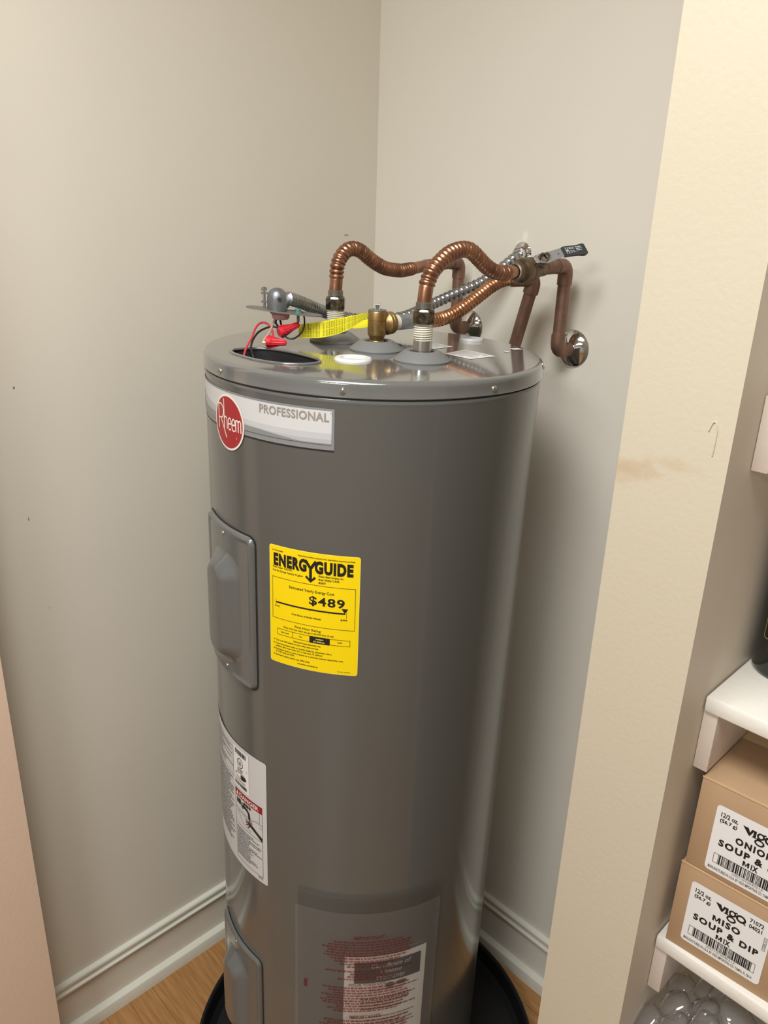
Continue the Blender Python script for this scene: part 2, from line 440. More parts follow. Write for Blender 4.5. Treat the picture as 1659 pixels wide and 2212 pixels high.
def screw_mesh(name):
    M = MB(); M.add(*lathe([(.0001, .0030), (.0020, .0027), (.0036, .0017), (.0044, .0002), (.0044, -.001)], 20))
    o = M.build(name, 'chrome', None, True, 60); return o
scr = screw_mesh('screw')
slot = MB(); slot.box((-.0022, -.0004, .0024), (.0022, .0004, .0031)); slot.box((-.0004, -.0022, .0024), (.0004, .0022, .0031))
slo = slot.build('slot', 'ink_soft'); slo.parent = scr
def place_screw(parent, p, n, sc=1, first=[True]):
    if first[0]: o, c = scr, slo; first[0] = False
    else:
        o = scr.copy(); COL.objects.link(o)
        if parent == heater: c = slo.copy(); COL.objects.link(c); c.parent = o
    o.parent = parent; o.matrix_local = frame_to(p, n) @ Matrix.Scale(sc, 4) @ Matrix.Rotation(random.random(), 4, 'Z'); return o
for th in (-97.3, -52, -5.6, 39.5, 84, 129, 174, 219):
    a = math.radians(th); place_screw(heater, cy(th, 1.5056, .0022), (math.cos(a), math.sin(a), 0))

# rubber-like collars round the three top fittings
def collar(x, y):
    V, F = lathe([(.0415, 0), (.042, .0018), (.041, .0032), (.027, .0135), (.0255, .0145), (.0205, .0145), (.0185, .013), (.018, 0)], 56, Matrix.Translation(lidp(x, y)))
    return mk('collar', V, F, 'collar_grey', heater, True, 28)
NR, NL, TP = (.1141, -.0122), (-.092, -.0016), (.0082, -.0032)
for c in (NR, NL, TP): collar(*c)
for x, y in (NR, NL):
    V, F = lathe([(.0133, .0004), (.0133, .034), (.0128, .036), (.0128, .0495)], 40, Matrix.Translation(lidp(x, y)), True)
    nip = mk('nipple', V, F, 'steel', heater, True)
    V, F = sweep([lidp(x, y, .0295+.0004*k) for k in range(50)], lambda s, a: .0134+.0008*math.sin(2*PI*(s/.0032-a/(2*PI))), 28)
    t = mk('thread_tape', V, F, 'tape_white', heater, True, 80)
# white plugs on the lid
for x, y, r in ((.0579, -.0961, .0275), (.0159, .2175, .021)):
    V, F = lathe([(r, 0), (r, .0012), (r*.93, .0035), (r*.70, .0042), (r*.64, .0036), (r*.60, .0012), (.0005, .0012)], 48, Matrix.Translation(lidp(x, y)))
    mk('plug', V, F, 'plastic_white', heater, True, 40)
# stickers on the lid
def lid_sticker(name, q, m, z=.0004): return mk(name, [lidp(x, y, z) for x, y in q], [(0, 1, 2, 3)], m, heater)
def lid_print(q, rows, parent):
    P = Print(); rr = random.Random(3); P.lines(.06, .94, .1, .9, rows, .05, .4, rr)
    a, b, c, d = [Vector(t) for t in q]
    f = lambda u, v: lidp(*((a*(1-u)+b*u)*(1-v)+(d*(1-u)+c*u)*v), .0007)
    P.build('fine_print', f, 'paper_grey', parent)
q1 = [(.0917, .0622), (.1473, .0581), (.1513, .1149), (.0836, .121)]; s_ = lid_sticker('lid_sticker', q1, 'paper_white'); lid_print(q1, 8, s_)
q2 = [(-.0016, .0736), (.0526, .0815), (.0528, .1281), (.0054, .1294)]; s_ = lid_sticker('lid_sticker', q2, 'paper_white'); lid_print(q2, 7, s_)
lid_sticker('paper_scrap', [(.126, .166), (.134, .160), (.139, .166), (.131, .172)], 'paper_white')
lid_sticker('paper_scrap', [(.112, .198), (.126, .193), (.132, .211), (.118, .214)], 'paper_white')
lid_sticker('lid_sticker', [(-.05, .035), (-.02, .025), (.0, .065), (-.03, .075)], 'blue_label')

# ---- brand band with round logo
TH_B = -54.2; bz0 = 1.456-Z0; bz1 = 1.511-Z0; bh = bz1-bz0; L = 1.14*R*PI/2
L = math.radians(80)*R
P = Print(); P.rrect(-L, 0, 0, bh, .001); band = P.build('brand_label', cylmap(TH_B, bz0, .0004), 'label_silver3', heater)
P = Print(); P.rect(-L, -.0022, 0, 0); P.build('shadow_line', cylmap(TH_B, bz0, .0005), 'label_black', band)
b0 = .0085; x1 = -.0035
P = Print(); P.rect(-L, b0, x1, bh-.003); P.build('panel_print', cylmap(TH_B, bz0, .0006), 'label_white', band)
def wave(name, m, top, bot, off, ua=-L, ub=x1):
    n = 70; P = Print(); V = []
    for k in range(n+1):
        t = k/n; u = ua+(ub-ua)*t; V += [(u, bot(t)), (u, max(bot(t)+1e-5, top(t)))]
    P._add(V, [(2*k, 2*k+2, 2*k+3, 2*k+1) for k in range(n)]); P.build(name, cylmap(TH_B, bz0, off), m, band)
wave('panel_print', 'label_silver4', lambda t: b0+.030-.016*t-.006*math.sin(PI*t), lambda t: b0, .0008)
wave('panel_print', 'label_silver', lambda t: b0+.022-.018*t+.003*math.sin(2.2*PI*t), lambda t: b0, .0010)
wave('panel_print', 'label_silver2', lambda t: max(b0, b0+.016-.018*t), lambda t: b0, .0012)
wave('panel_print', 'label_silver3', lambda t: max(b0+.0002, b0+.009-.004*t-.009*max(0, t-.7)/.3), lambda t: b0-.001, .0014)
P = Print(); P.text('PROFESSIONAL', -.1115, 1.4942-1.456, .0108, .1045, bold=.022, sp=1.06); P.text('TM', -.0062, 1.5045-1.456, .0016, .0036)
P.build('lettering', cylmap(TH_B, bz0, .0012), 'taupe_ink', band)
logo_th, logo_z = -93.8, 1.466-Z0; lr = .0385
P = Print(); P.ellipse(0, 0, lr, lr+.0012, 56); lg = P.build('logo', cylmap(logo_th, logo_z, .0016), 'logo_text', heater)
P = Print(); P.ellipse(0, 0, lr-.003, lr-.0018, 56); P.build('disc', cylmap(logo_th, logo_z, .0019), 'logo_red', lg)
def arc(u, v, a, b, t0, t1, n=14): return [(u+a*math.cos(math.radians(t0+(t1-t0)*k/n)), v+b*math.sin(math.radians(t0+(t1-t0)*k/n))) for k in range(n+1)]
P = Print(); t = .0020
P.stroke([(-.0255, -.0125), (-.0255, .0235)], t); P.stroke([(-.0268, .0235), (-.019, .0235)]+arc(-.019, .0135, .0075, .010, 90, -90)+[(-.0245, .0035)], t)
P.stroke([(-.019, .0035), (-.0035, -.0225)], t)
P.stroke([(-.0095, -.0095), (-.0095, .0325)], t)                                   # tall h
P.stroke(arc(-.0055, .002, .0040, .0055, 180, 0)+[(-.0015, -.0095)], t)
for cx in (.0055, .0150):
    P.stroke([(cx-.0036, -.001), (cx+.0036, -.001)]+arc(cx, .0005, .0036, .0068, 0, 180)+[(cx-.0036, -.005)]+arc(cx, -.0045, .0036, .0050, 180, 320), t)
mx = .0205
P.stroke([(mx, -.0095), (mx, .0073)], t); P.stroke(arc(mx+.0029, .003, .0029, .0042, 180, 0)+[(mx+.0058, -.0095)], t); P.stroke(arc(mx+.0087, .003, .0029, .0042, 180, 0)+[(mx+.0116, -.0095)], t)
P.ring(.0215, -.0185, .0013, .0013, .0003, 16)
P.build('lettering', cylmap(logo_th, logo_z, .0022), 'logo_text', lg)

# ---- yellow energy label (0.137 x 0.188)
EW, EH = .137, .188; eth = -75.6; ez = 1.1195-Z0
em = lambda off: cylmap(eth, ez, off)
P = Print(); P.rrect(0, 0, EW, EH, .004); en = P.build('energy_label', em(.0005), 'yellow_edge', heater)
P = Print(); P.rrect(.0009, .0009, EW-.0009, EH-.0009, .0033); P.build('label_face', em(.0007), 'yellow_label', en)
P = Print()
P.text('U.S. Government', .0055, .1795, .0023, .018, bold=.02); P.text('Federal law prohibits removal of this label before consumer purchase.', .0475, .1795, .0021, .0825, bold=.02)
P.text('ENERG', .0075, .1585, .0165, .0530, bold=.06, sp=1.13); P.text('GUIDE', .0725, .1585, .0165, .055, bold=.06, sp=1.13)
P.stroke([(.0585, .1755), (.0665, .1635)], .0042); P.stroke([(.0745, .1755), (.0665, .1635)], .0042); P.stroke([(.0665, .1655), (.0665, .146)], .0042)
P.stroke([(.0595, .1508), (.0665, .1438), (.0735, .1508)], .0036); P.poly([(.0620, .1475), (.0665, .1425), (.071, .1475)])
P.text('Water Heater - ELECTRIC', .0055, .1537, .0026, .033, bold=.015); P.text('Tank Size (Storage Capacity): 45 gallons', .0055, .1484, .0026, .0495, bold=.015)
P.text('Rheem Sales Company, Inc.', .0785, .1525, .0028, .0355, bold=.02); P.text('Model  PROE50 T2 RH95', .0785, .1473, .0028, .0295, bold=.02); P.text('MD0079', .0785, .1423, .0028, .010, bold=.02)
P.frame(.005, .0735, .1315, .1395, .0006)
P.text('Estimated Yearly Energy Cost', .0675, .1268, .0040, .068, bold=.012, align='C')
P.text('$489', .0645, .1085, .0125, .052, bold=.022, sp=1.12)
P.rect(.011, .0985, .1175, .1009); P.rect(.0107, .0955, .0112, .1045); P.rect(.1192, .0925, .1197, .1045)
P.poly([(.1120, .1075), (.1215, .1075), (.1168, .1002)])
for u in (.0385, .0650, .0935): P.rect(u, .0968, u+.0004, .0990)
P.text('$121', .0095, .0925, .0024, .0078, bold=.02); P.text('$494', .1110, .0885, .0026, .0092, bold=.02)
P.text('Cost Range of Similar Models', .0600, .0855, .0026, .0455, bold=.02, align='C')
P.text('First Hour Rating', .0625, .0655, .0036, .040, bold=.012, align='C'); P.text('(How much hot water you get in the first hour of use)', .0625, .0605, .0031, .078, bold=.01, align='C')
P.frame(.0125, .0475, .1255, .0575, .0006)
for u in (.0385, .0655, .0955): P.rect(u, .0475, u+.0006, .0575)
P.rect(.0658, .0468, .0958, .0578)
P.text('very small', .0255, .0518, .0022, .0135, bold=.02, align='C'); P.text('low', .052, .0518, .0022, .005, bold=.02, align='C'); P.text('high', .1105, .0518, .0024, .0065, bold=.02, align='C')
P.text('Estimated Yearly Electricity Use', .0615, .0415, .0024, .042, bold=.02, align='C')
fine = [(.0368, 'Your cost will depend on your utility rates and use.', .070), (.0312, 'Cost range based only on models fueled by electricity with a', .0895), (.0268, 'medium first hour rating (51 to less than 75 gallons)', .0755), (.0218, 'Estimated energy cost is based on a national average electricity cost', .1065), (.0177, 'of 14.00 cents per kWh.', .0325), (.0122, 'Estimated yearly energy use: 3493 kWh.', .057)]
for v, s_, w_ in fine:
    P.text(s_, .0095, v, .0024, w_, bold=.02)
    if not s_.startswith(('medium', 'of')): P.ellipse(.0072, v+.0012, .0009, .0009, 12)
P.text('www.ftc.gov/energy', .0625, .0066, .0025, .0325, bold=.02, align='C'); P.text('Part No. AS46235', .108, .0045, .0014, .0185, bold=.01)
P.build('lettering', em(.0010), 'ink', en)
P = Print(); P.text('medium', .0808, .0532, .0022, .0115, bold=.02, align='C'); P.text('63 Gallons', .0800, .0488, .0024, .0165, bold=.02, align='C'); P.build('lettering', em(.0013), 'yellow_edge', en)

# ---- access covers: dished sheet-metal panels with a raised oval boss
def sdf_rr(u, v, a, b, r):
    x, y = abs(u)-a+r, abs(v)-b+r; return math.hypot(max(x, 0), max(y, 0))+min(max(x, y), 0)-r
def sst(x): x = max(0, min(1, x)); return x*x*(3-2*x)
def access(th, zc, hw, hh, boss=(0, -.008, .036, .088)):
    nu, nv = 64, 100; V = []; F = []
    for j in range(nv+1):
        for i in range(nu+1):
            u = -hw+2*hw*i/nu; v = -hh+2*hh*j/nv
            d = -sdf_rr(u, v, hw, hh, .014)
            h = -.002+.0085*sst((d+.0004)/.0055)-.0022*sst((d-.006)/.006)
            b = -sdf_rr(u-boss[0], v-boss[1], boss[2], boss[3], .034); h += .0205*sst((b+.010)/.030)
            V.append(cy(th+math.degrees(u/R), zc+v, h))
    for j in range(nv):
        for i in range(nu): a = j*(nu+1)+i; F.append((a, a+1, a+nu+2, a+nu+1))
    o = mk('access_panel', V, F, 'tank_grey', heater, True, 80)
    P = Print(); P.rrect(-hw-.0014, -hh-.0012, hw+.0024, hh+.0016, .0145); P.build('panel_gap_shade', lambda u, v: cy(th+math.degrees(u/R), zc+v, .0004), 'label_black', o)  # black sheet behind the panel paints in the shade along its lifted edge
    for dv in (hh-.0145, -hh+.0145):
        a = math.radians(th); place_screw(o, cy(th, zc+dv, .0042), (math.cos(a), math.sin(a), 0), .8)
    return o
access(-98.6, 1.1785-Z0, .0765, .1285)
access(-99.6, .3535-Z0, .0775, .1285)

# ---- rating and danger label
dth = -78.5; DW = math.radians(46)*R; DH = .252; dz = .670-Z0; dm = lambda off: cylmap(dth, dz, off)
P = Print(); P.rrect(-DW, 0, 0, DH, .004); dl = P.build('warning_label', dm(.0005), 'label_white', heater)
P = Print(); u0, u1 = -math.radians(18.6)*R, -math.radians(2.2)*R
P.frame(u0, .012, u1, .160, .0006); P.rect(u0, .088, u1, .0885)
rr = random.Random(5)
P.lines(u0+.003, u1-.002, .020, .082, 17, .0013, .5, rr); P.lines(-DW+.006, u0-.004, .030, .172, 30, .0016, .2, rr)
P.lines(-DW+.006, u0-.004, .182, .235, 12, .0013, .5, rr); P.frame(-DW+.005, .178, u0-.0045, .238, .0005)
P.lines(u1-.012, u1, .006, .011, 2, .0008, .1, rr)
# tap and bath drawing
def tube_print(P, pts, w): P.stroke([(u0+a, b) for a, b in pts], w)
for a_ in (.005, .010, .0135): P.ellipse(u0+a_+.002, .1375, .0022, .0058, 16)
P.ring(u0+.0225, .134, .0042, .0062, .0014, 20)
tube_print(P, [(.021, .133), (.030, .1335), (.036, .132), (.040, .128), (.0415, .122), (.0415, .117)], .0056)
for a_ in (.028, .033, .038, .0435): P.ellipse(u0+a_, .1405, .0023, .0036, 14)
tube_print(P, [(.001, .121), (.030, .1185), (.050, .1195), (.060, .1235), (.0735, .122)], .0007); tube_print(P, [(.006, .117), (.030, .1145), (.0735, .1155)], .0006)
tube_print(P, [(.0675, .146), (.0675, .1245)], .0006); tube_print(P, [(.008, .116), (.022, .098), (.046, .0925)], .0006)
P.poly([(u0+.0735, .0880), (u0+.0735, .0965), (u0+.060, .1030), (u0+.052, .1075), (u0+.0455, .1085), (u0+.0440, .1035), (u0+.050, .1005), (u0+.060, .0965)])
for a_, b_ in ((.0315, .1115), (.0305, .1065), (.0325, .1015), (.0370, .0975), (.0400, .1165)): tube_print(P, [(.0465, .1060), ((a_+.0465)/2, (b_+.107)/2), (a_, b_)], .0019)
P.build('lettering', dm(.0010), 'ink', dl)
P = Print(); P.ellipse(u0+.0440, .1115, .0055, .0050, 24); P.build('steam_print', dm(.0008), 'skin_ink', dl)
P = Print(); P.rect(u0, .146, u1, .160); P.build('banner', dm(.0009), 'danger_red', dl)
P = Print(); P.text('DANGER', u0+.014, .1493, .0075, .052, bold=.03, sp=1.1); P.poly([(u0+.003, .149), (u0+.0115, .149), (u0+.0072, .1575)]); P.build('lettering', dm(.0012), 'logo_text', dl)
# certification sticker on top of it
P = Print(); P.rrect(u0-.002, .166, u0+.043, .246, .001); cs = P.build('certification_sticker', dm(.0011), 'paper_white', heater)
P = Print(); P.ring(u0+.019, .2185, .0085, .0095, .0013, 30); P.text('UL', u0+.019, .215, .0068, .0075, bold=.03, align='C')
P.ring(u0+.020, .193, .0165, .0062, .0012, 30); P.rrect(u0+.020, .1885, u0+.0345, .1965, .003)
P.lines(u0+.010, u0+.028, .2005, .207, 3, .001, .2, rr)
P.text('(1)', u0+.039, .210, .003, .0025, rot=PI/2)
def barcode(P, u0, u1, v0, v1, rr, mn=.0004):
    u = u0
    while u < u1: w_ = mn*rr.choice((1, 1, 2, 3)); P.rect(u, v0, min(u+w_, u1), v1, 1); u += w_+mn*rr.choice((1, 1, 2))
barcode(P, u0+.004, u0+.036, .2335, .2425, rr, .0006); barcode(P, u0+.001, u0+.037, .171, .178, rr, .0006); P.lines(u0+.002, u0+.035, .180, .184, 2, .0008, .1, rr)
P.build('lettering', dm(.0015), 'ink', cs)

# ---- faint dark scuff and dust are left to the paint; drain pan
pan = tag(MB().add(*lathe([(.0005, .004), (.345, .004), (.357, .014), (.363, .044), (.366, .047), (.3705, .0478), (.3715, .045), (.368, .041), (.362, .0), (.0005, 0)], 120)).build('drain_pan', 'pan_black', None, True, 30), 'shallow round black plastic drain pan under the water heater', 'drain pan')
pan.location = (TX+.0327, TY-.0013, 0)
V, F = lathe([(.225, .0048), (.235, .0050), (.238, Z0), (.0005, Z0)], 60)
# raised feet ring carries the tank inside the pan
mk('tank_support', V, F, 'pan_black', heater, True, 30, loc=None).matrix_world = Matrix.Translation((TX-.003, TY-.0143, 0))

# ================================================================== PLUMBING
RF = [(.5531,-.4235,1.632),(.5531,-.423,1.6404),(.5530,-.4212,1.6518),(.5528,-.4177,1.6617),(.5525,-.4096,1.6741),(.5517,-.3932,1.6863),(.5508,-.3733,1.6973),(.5496,-.3481,1.7028),(.5486,-.3259,1.7013),(.5477,-.3067,1.6919),(.5467,-.2854,1.6795),(.5455,-.2614,1.6700),(.5443,-.2338,1.6665),(.5429,-.2048,1.6678)]
LF = [(.3470,-.4129,1.626),(.3469,-.4125,1.634),(.3468,-.4118,1.6412),(.3467,-.4109,1.6526),(.3463,-.4088,1.6674),(.3451,-.4011,1.6806),(.3427,-.3864,1.6909),(.3399,-.3690,1.6935),(.3368,-.3497,1.6889),(.3338,-.3311,1.6791),(.3298,-.3067,1.6681),(.3256,-.2804,1.6597),(.3199,-.2451,1.6554),(.3163,-.2229,1.6554),(.3053,-.1549,1.6609)]
def plen(P): return sum((P[i+1]-P[i]).length for i in range(len(P)-1))
def flex_rad(total, lead, tail, pitch=.0074, lo=.0090, hi=.0121, plain=.0104):
    def f(s, a):
        e = max(0, min(1, min((s-lead)/.004, (total-tail-s)/.004)))
        c = abs(math.sin(PI*s/pitch)); return plain*(1-e)+e*(lo+(hi-lo)*c**.75)
    return f
def connector(name, label, base, zu, pts, m, lead, tail, group):
    t = thing(name, label, 'pipe connector', (base[0], base[1], zu), group=group); inv = Vector(t.location)
    loc = lambda P_: [Vector(p)-inv for p in P_]
    # union nut (octagonal), solder cup
    V, F = lathe([(.0145, 0), (.0163, .0012), (.0163, .018), (.0150, .0205), (.0118, .0225), (.0118, .029), (.0108, .030)], 8, Matrix.Rotation(.35, 4, 'Z'), True)
    mk('union_nut', V, F, 'nickel_worn', t, True, 25)
    V, F = lathe([(.0122, .021), (.0122, .0295), (.0106, .031)], 28); mk('solder_cup', V, F, 'solder', t, True)
    P_ = loc(smooth_path(pts, .0011)); tot = plen(P_)
    V, F = sweep(P_, flex_rad(tot, lead, tail), 22); mk('corrugated_tube', V, F, m, t, True, 80)
    return t
connector('flexible_connector', 'corrugated copper connector arching from a steel fitting straight to the lever valve', (.5531, -.4235), 1.602, RF, 'copper', .020, .018, 'corrugated copper connectors')
connector('flexible_connector', 'darker corrugated copper connector arching from the fitting under the yellow tag to a straight pipe', (.347, -.4129), 1.6, LF, 'copper', .020, .045, 'corrugated copper connectors')

pr = .0111
# left (hot) pipe: horizontal run, elbow, drop, elbow into the wall
ELx, ELy, ELz = .287, -.044, 1.664; zl = 1.5367
hp = thing('copper_pipe', 'dull copper pipe dropping to the escutcheon partly hidden by the heater lid', 'pipe', (ELx, ELy, zl)); o3 = Vector(hp.location)
q = lambda x, y, z: Vector((x, y, z))-o3
cyl('pipe', q(.3068, -.164, 1.6602), q(.2895, -.060, 1.664), pr, 'copper_dull', hp)
elbow('elbow', q(.2918, -.073, 1.6636), q(ELx, ELy, ELz), q(ELx, ELy, ELz-.03), pr+.0016, 'copper_dull', hp)
cyl('pipe', q(ELx, ELy, ELz-.01), q(ELx, ELy, zl+.01), pr, 'copper_dull', hp)
elbow('elbow', q(ELx, ELy, zl+.028), q(ELx, ELy, zl), q(ELx, -.014, zl), pr+.0016, 'copper_dull', hp)
cyl('pipe', q(ELx, -.03, zl), q(ELx, .004, zl), pr, 'copper_dull', hp)
# right (cold) pipe
ERx, ERy, ERz = .5357, -.050, 1.6735; zr = 1.5267
cp = thing('copper_pipe', 'copper pipe with two elbows from the lever valve down to the chrome escutcheon', 'pipe', (ERx, ERy, zr)); o3 = Vector(cp.location)
cyl('pipe', q(.5390, -.1222, 1.6722), q(.5372, -.080, 1.673), pr+.001, 'copper_dull', cp)
elbow('elbow', q(.5374, -.084, 1.6733), q(ERx, ERy, ERz), q(ERx, ERy, ERz-.032), pr+.0018, 'copper_dull', cp, .018)
cyl('pipe', q(ERx, ERy, ERz-.01), q(ERx, ERy, zr+.01), pr, 'copper_dull', cp)
elbow('elbow', q(ERx, ERy, zr+.030), q(ERx, ERy, zr), q(ERx, -.016, zr), pr+.0018, 'copper_dull', cp, .018)
cyl('pipe', q(ERx, -.03, zr), q(ERx, .004, zr), pr, 'copper_dull', cp)
# escutcheons
def escutcheon(x, z, label):
    V, F = lathe([(.0335, 0), (.0345, .0012), (.0335, .0028), (.030, .0058), (.022, .0105), (.0145, .0135), (.0125, .0145), (.0122, .0135), (.0122, 0)], 64, Matrix.Rotation(PI/2, 4, 'X'))
    o = mk('escutcheon', V, F, 'chrome', None, True, 30); o.location = (x, -.0003, z); return fixn(tag(o, label, 'pipe cover', 'chrome wall escutcheons'))
escutcheon(ERx, zr, 'round chrome escutcheon on the back wall at the foot of the elbowed copper pipe')
escutcheon(ELx, zl, 'round chrome escutcheon peeping above the rim of the heater lid')

# ball valve with lever
bv = thing('ball_valve', 'brass ball valve with silver lever and black grip on the copper pipe', 'valve', (.5405, -.154, 1.671)); o3 = Vector(bv.location)
a_, b_ = Vector((.5429, -.205, 1.6678)), Vector((.5388, -.118, 1.6722)); ax = (b_-a_).normalized(); Mv = frame_to(a_-o3, ax)
V, F = lathe([(.0108, 0), (.0135, .0012), (.0140, .010), (.0150, .013), (.0185, .017), (.0198, .024), (.0198, .032), (.0190, .034), (.0198, .036), (.0198, .045), (.0185, .052), (.0155, .058), (.0138, .062), (.0138, .080), (.0125, .0815)], 40, Mv, True)
mk('valve_body', V, F, 'brass_dirty', bv, True, 30)
V, F = lathe([(.0115, -.0012), (.0138, -.0002), (.0115, .0012)], 28, Mv); mk('solder_ring', V, F, 'solder', bv, True, 80)
# stem rises towards the room and up
sd = Vector((.66, .12, .62)).normalized(); sc0 = Vector((.5409, -.157, 1.6707))-o3
V, F = lathe([(.0125, .008), (.0125, .019), (.0100, .021), (.0100, .024)], 24, frame_to(sc0, sd), True); mk('bonnet', V, F, 'brass_dirty', bv, True, 30)
V, F = lathe([(.0088, .0235), (.0092, .025), (.0092, .031), (.0080, .032), (.0048, .0322), (.0046, .037), (.003, .038)], 6, frame_to(sc0, sd), True); mk('stem_nut', V, F, 'nickel_worn', bv, True, 20)
hd = Vector((.34, .92, .13)).normalized(); hw_ = sd.cross(hd).normalized()
if hw_.z < 0: hw_ = -hw_
p0 = sc0 + sd*.0262
def strap(name, prof, m, th, parent):
    """prof: (along, out, half width) ; a bent flat bar of thickness th"""
    V = []; F = []
    for a, o_, h in prof:
        c = p0+hd*(a*.79)+sd*o_
        V += [c+hw_*h, c-hw_*h, c-hw_*h+sd*th, c+hw_*h+sd*th]
    for i in range(len(prof)-1):
        for k in range(4): k2 = (k+1) % 4; F.append((4*i+k, 4*i+k2, 4*i+4+k2, 4*i+4+k))
    F += [(3, 2, 1, 0), tuple(4*len(prof)-4+k for k in range(4))]
    return fixn(mk(name, V, F, m, parent, True, 30))
lev = strap('lever', [(-.019, -.002, .004), (-.017, -.0015, .006), (-.010, 0, .0085), (.004, 0, .0098), (.012, .001, .0092), (.020, .004, .0085), (.038, .0085, .0085), (.060, .008, .007)], 'handle_silver', .0022, bv)
P = Print(); P.ellipse(.026, -.001, .0011, .0011, 12)
gm = lambda off: (lambda u, v: p0+hd*(u*.79)+sd*(.0042+(u-.02)*.24+off)+hw_*v)
P.build('lever_hole', gm(.0028), 'ink', lev)
g = strap('grip', [(.0345, .0072, .0078), (.037, .0068, .0093), (.050, .0070, .0093), (.062, .0064, .0092), (.074, .0058, .0094), (.081, .0056, .0105), (.087, .0056, .0112), (.0905, .0058, .0105), (.092, .0062, .0085)], 'grip_black', .0048, bv)
gp = lambda u, v: p0+hd*(u*.79)+sd*(.0068-(u-.037)*.026+.0048+.0009)+hw_*v
P = Print(); P.rect(.0405, -.0062, .0424, .0062); P.rect(.0455, -.0062, .0474, .0062); P.rect(.0424, -.0012, .0455, .0012)
rr = random.Random(2)
P.lines(.0495, .064, .0015, .0060, 2, .0012, .1, rr); P.lines(.0495, .064, -.0062, -.0005, 2, .0010, .2, rr); P.lines(.067, .082, -.004, .006, 3, .0018, .2, rr)
P.build('lettering', gp, 'grip_print', g)

# relief valve
tw = Vector((TX+TP[0], TY+TP[1], 1.55)); rv = thing('relief_valve', 'brass temperature and pressure relief valve standing in the middle collar of the lid', 'valve', tw)
V, F = lathe([(.0100, .0008), (.0122, .0012), (.0122, .010), (.0118, .0125), (.0108, .0145), (.0112, .018), (.0132, .022), (.0142, .024), (.0142, .044), (.0136, .0446), (.0142, .0452), (.0142, .057), (.0135, .0585), (.0115, .059)], 40, None, True)
mk('valve_body', V, F, 'brass', rv, True, 30)
od = (Vector((.4515, -.345, 1.591))-Vector((tw.x, tw.y, 1.589))).normalized()
V, F = lathe([(.0105, .006), (.0135, .013), (.0162, .016), (.0178, .0175), (.0178, .0215), (.0168, .023), (.0172, .0235), (.0172, .0285), (.0155, .030)], 36, frame_to((0, 0, .0385), od), True)
mk('outlet', V, F, 'brass', rv, True, 30)
V, F = lathe([(.0136, .0586), (.0140, .0592), (.0140, .0602), (.0132, .0608), (.0005, .0608)], 32); mk('cap_plate', V, F, 'plate_steel', rv, True, 30)
m = MB(); m.box((-.0032, -.0012, .0605), (-.0020, .0012, .0705)); m.box((.0020, -.0012, .0605), (.0032, .0012, .0705)); m.add(*lathe([(.0018, 0), (.0018, .0085)], 14, Matrix.Translation((0, 0, .060)), True)); m.add(*lathe([(.0014, -.0042), (.0014, .0042)], 12, Matrix.Translation((0, 0, .0685)) @ Matrix.Rotation(PI/2, 4, 'Y'), True))
o = m.build('test_lever', 'steel', rv, True); o.rotation_euler = (0, 0, .6)
m = MB(); tv = Vector((.95, -.35, 0)).normalized(); tb = Vector((.35, .95, 0))
V = [tuple(tv*(.0139)+tb*(x)+Vector((0, 0, z))) for x, z in ((-.0045, .030), (.0045, .030), (.0045, .039), (-.0045, .039))]; V += [tuple(Vector(v)+tv*.0016) for v in V]
m.add(V, [(0,3,2,1),(4,5,6,7),(0,1,5,4),(1,2,6,5),(2,3,7,6),(3,0,4,7)]); m.build('stamped_boss', 'brass', rv)

# discharge line behind it
dp = thing('discharge_pipe', 'galvanized nipple and corrugated copper discharge line leading behind the lever valve', 'pipe', (.4533, -.385, 1.589)); o3 = Vector(dp.location)
cyl('thread_tape', q(.4520, -.391, 1.5893), q(.4522, -.376, 1.5895), .0122, 'tape_white', dp)
cyl('galvanized_nipple', q(.4521, -.380, 1.5894), q(.4530, -.322, 1.5890), .0118, 'galvanized', dp)
D = [(.4530,-.330,1.5888),(.4555,-.308,1.5880),(.4558,-.280,1.5885),(.4583,-.255,1.5937),(.4612,-.230,1.6040),(.4645,-.190,1.6250),(.4655,-.165,1.6370),(.4695,-.140,1.6465),(.4800,-.112,1.6505)]
P_ = [Vector(p)-o3 for p in smooth_path(D, .0011)]; V, F = sweep(P_, flex_rad(plen(P_), .012, .008, .0070, .0088, .0118, .0100), 22); mk('corrugated_tube', V, F, 'copper_bright', dp, True, 80)
elbow('elbow', q(.4750, -.122, 1.6490), q(.4970, -.085, 1.6505), q(.4910, -.085, 1.625), pr+.0024, 'copper_dull', dp, .016)
sl = (Vector((.4673, -.085, 1.5316))-Vector((.4958, -.085, 1.6452)))
cyl('pipe', q(*(Vector((.4958, -.085, 1.6452)))), q(*(Vector((.4958, -.085, 1.6452))+sl*4.2)), pr, 'copper_dull', dp)

# ================================================================== ELECTRICAL
# flexible steel conduit
def hang(p):
    """the hanging wiring leans back from the opening towards the fittings"""
    k = max(0, min(1, (p[2]-1.545)/.05)); return (p[0]-.055*k, p[1]+.042*k, p[2]-.0075*k)
CP = [(.3455,-.5080,1.6225),(.3370,-.4880,1.6175),(.3270,-.4640,1.6110),(.3090,-.4240,1.5990),(.2960,-.3900,1.5890),(.2860,-.3520,1.5790),(.2900,-.3120,1.5720),(.3080,-.2760,1.5705),(.3307,-.2400,1.5760),(.3320,-.2000,1.5850),(.3309,-.1500,1.5980),(.3459,-.1100,1.6143),(.3709,-.0750,1.6334),(.3936,-.0450,1.6608),(.4035,-.0260,1.6770),(.4045,-.0120,1.6830)]
cd = thing('conduit', 'flexible spiral steel conduit running behind the valves to the back wall', 'conduit', CP[-1]); o3 = Vector(cd.location)
path = [Vector(p)-o3 for p in smooth_path(CP, .00075)]
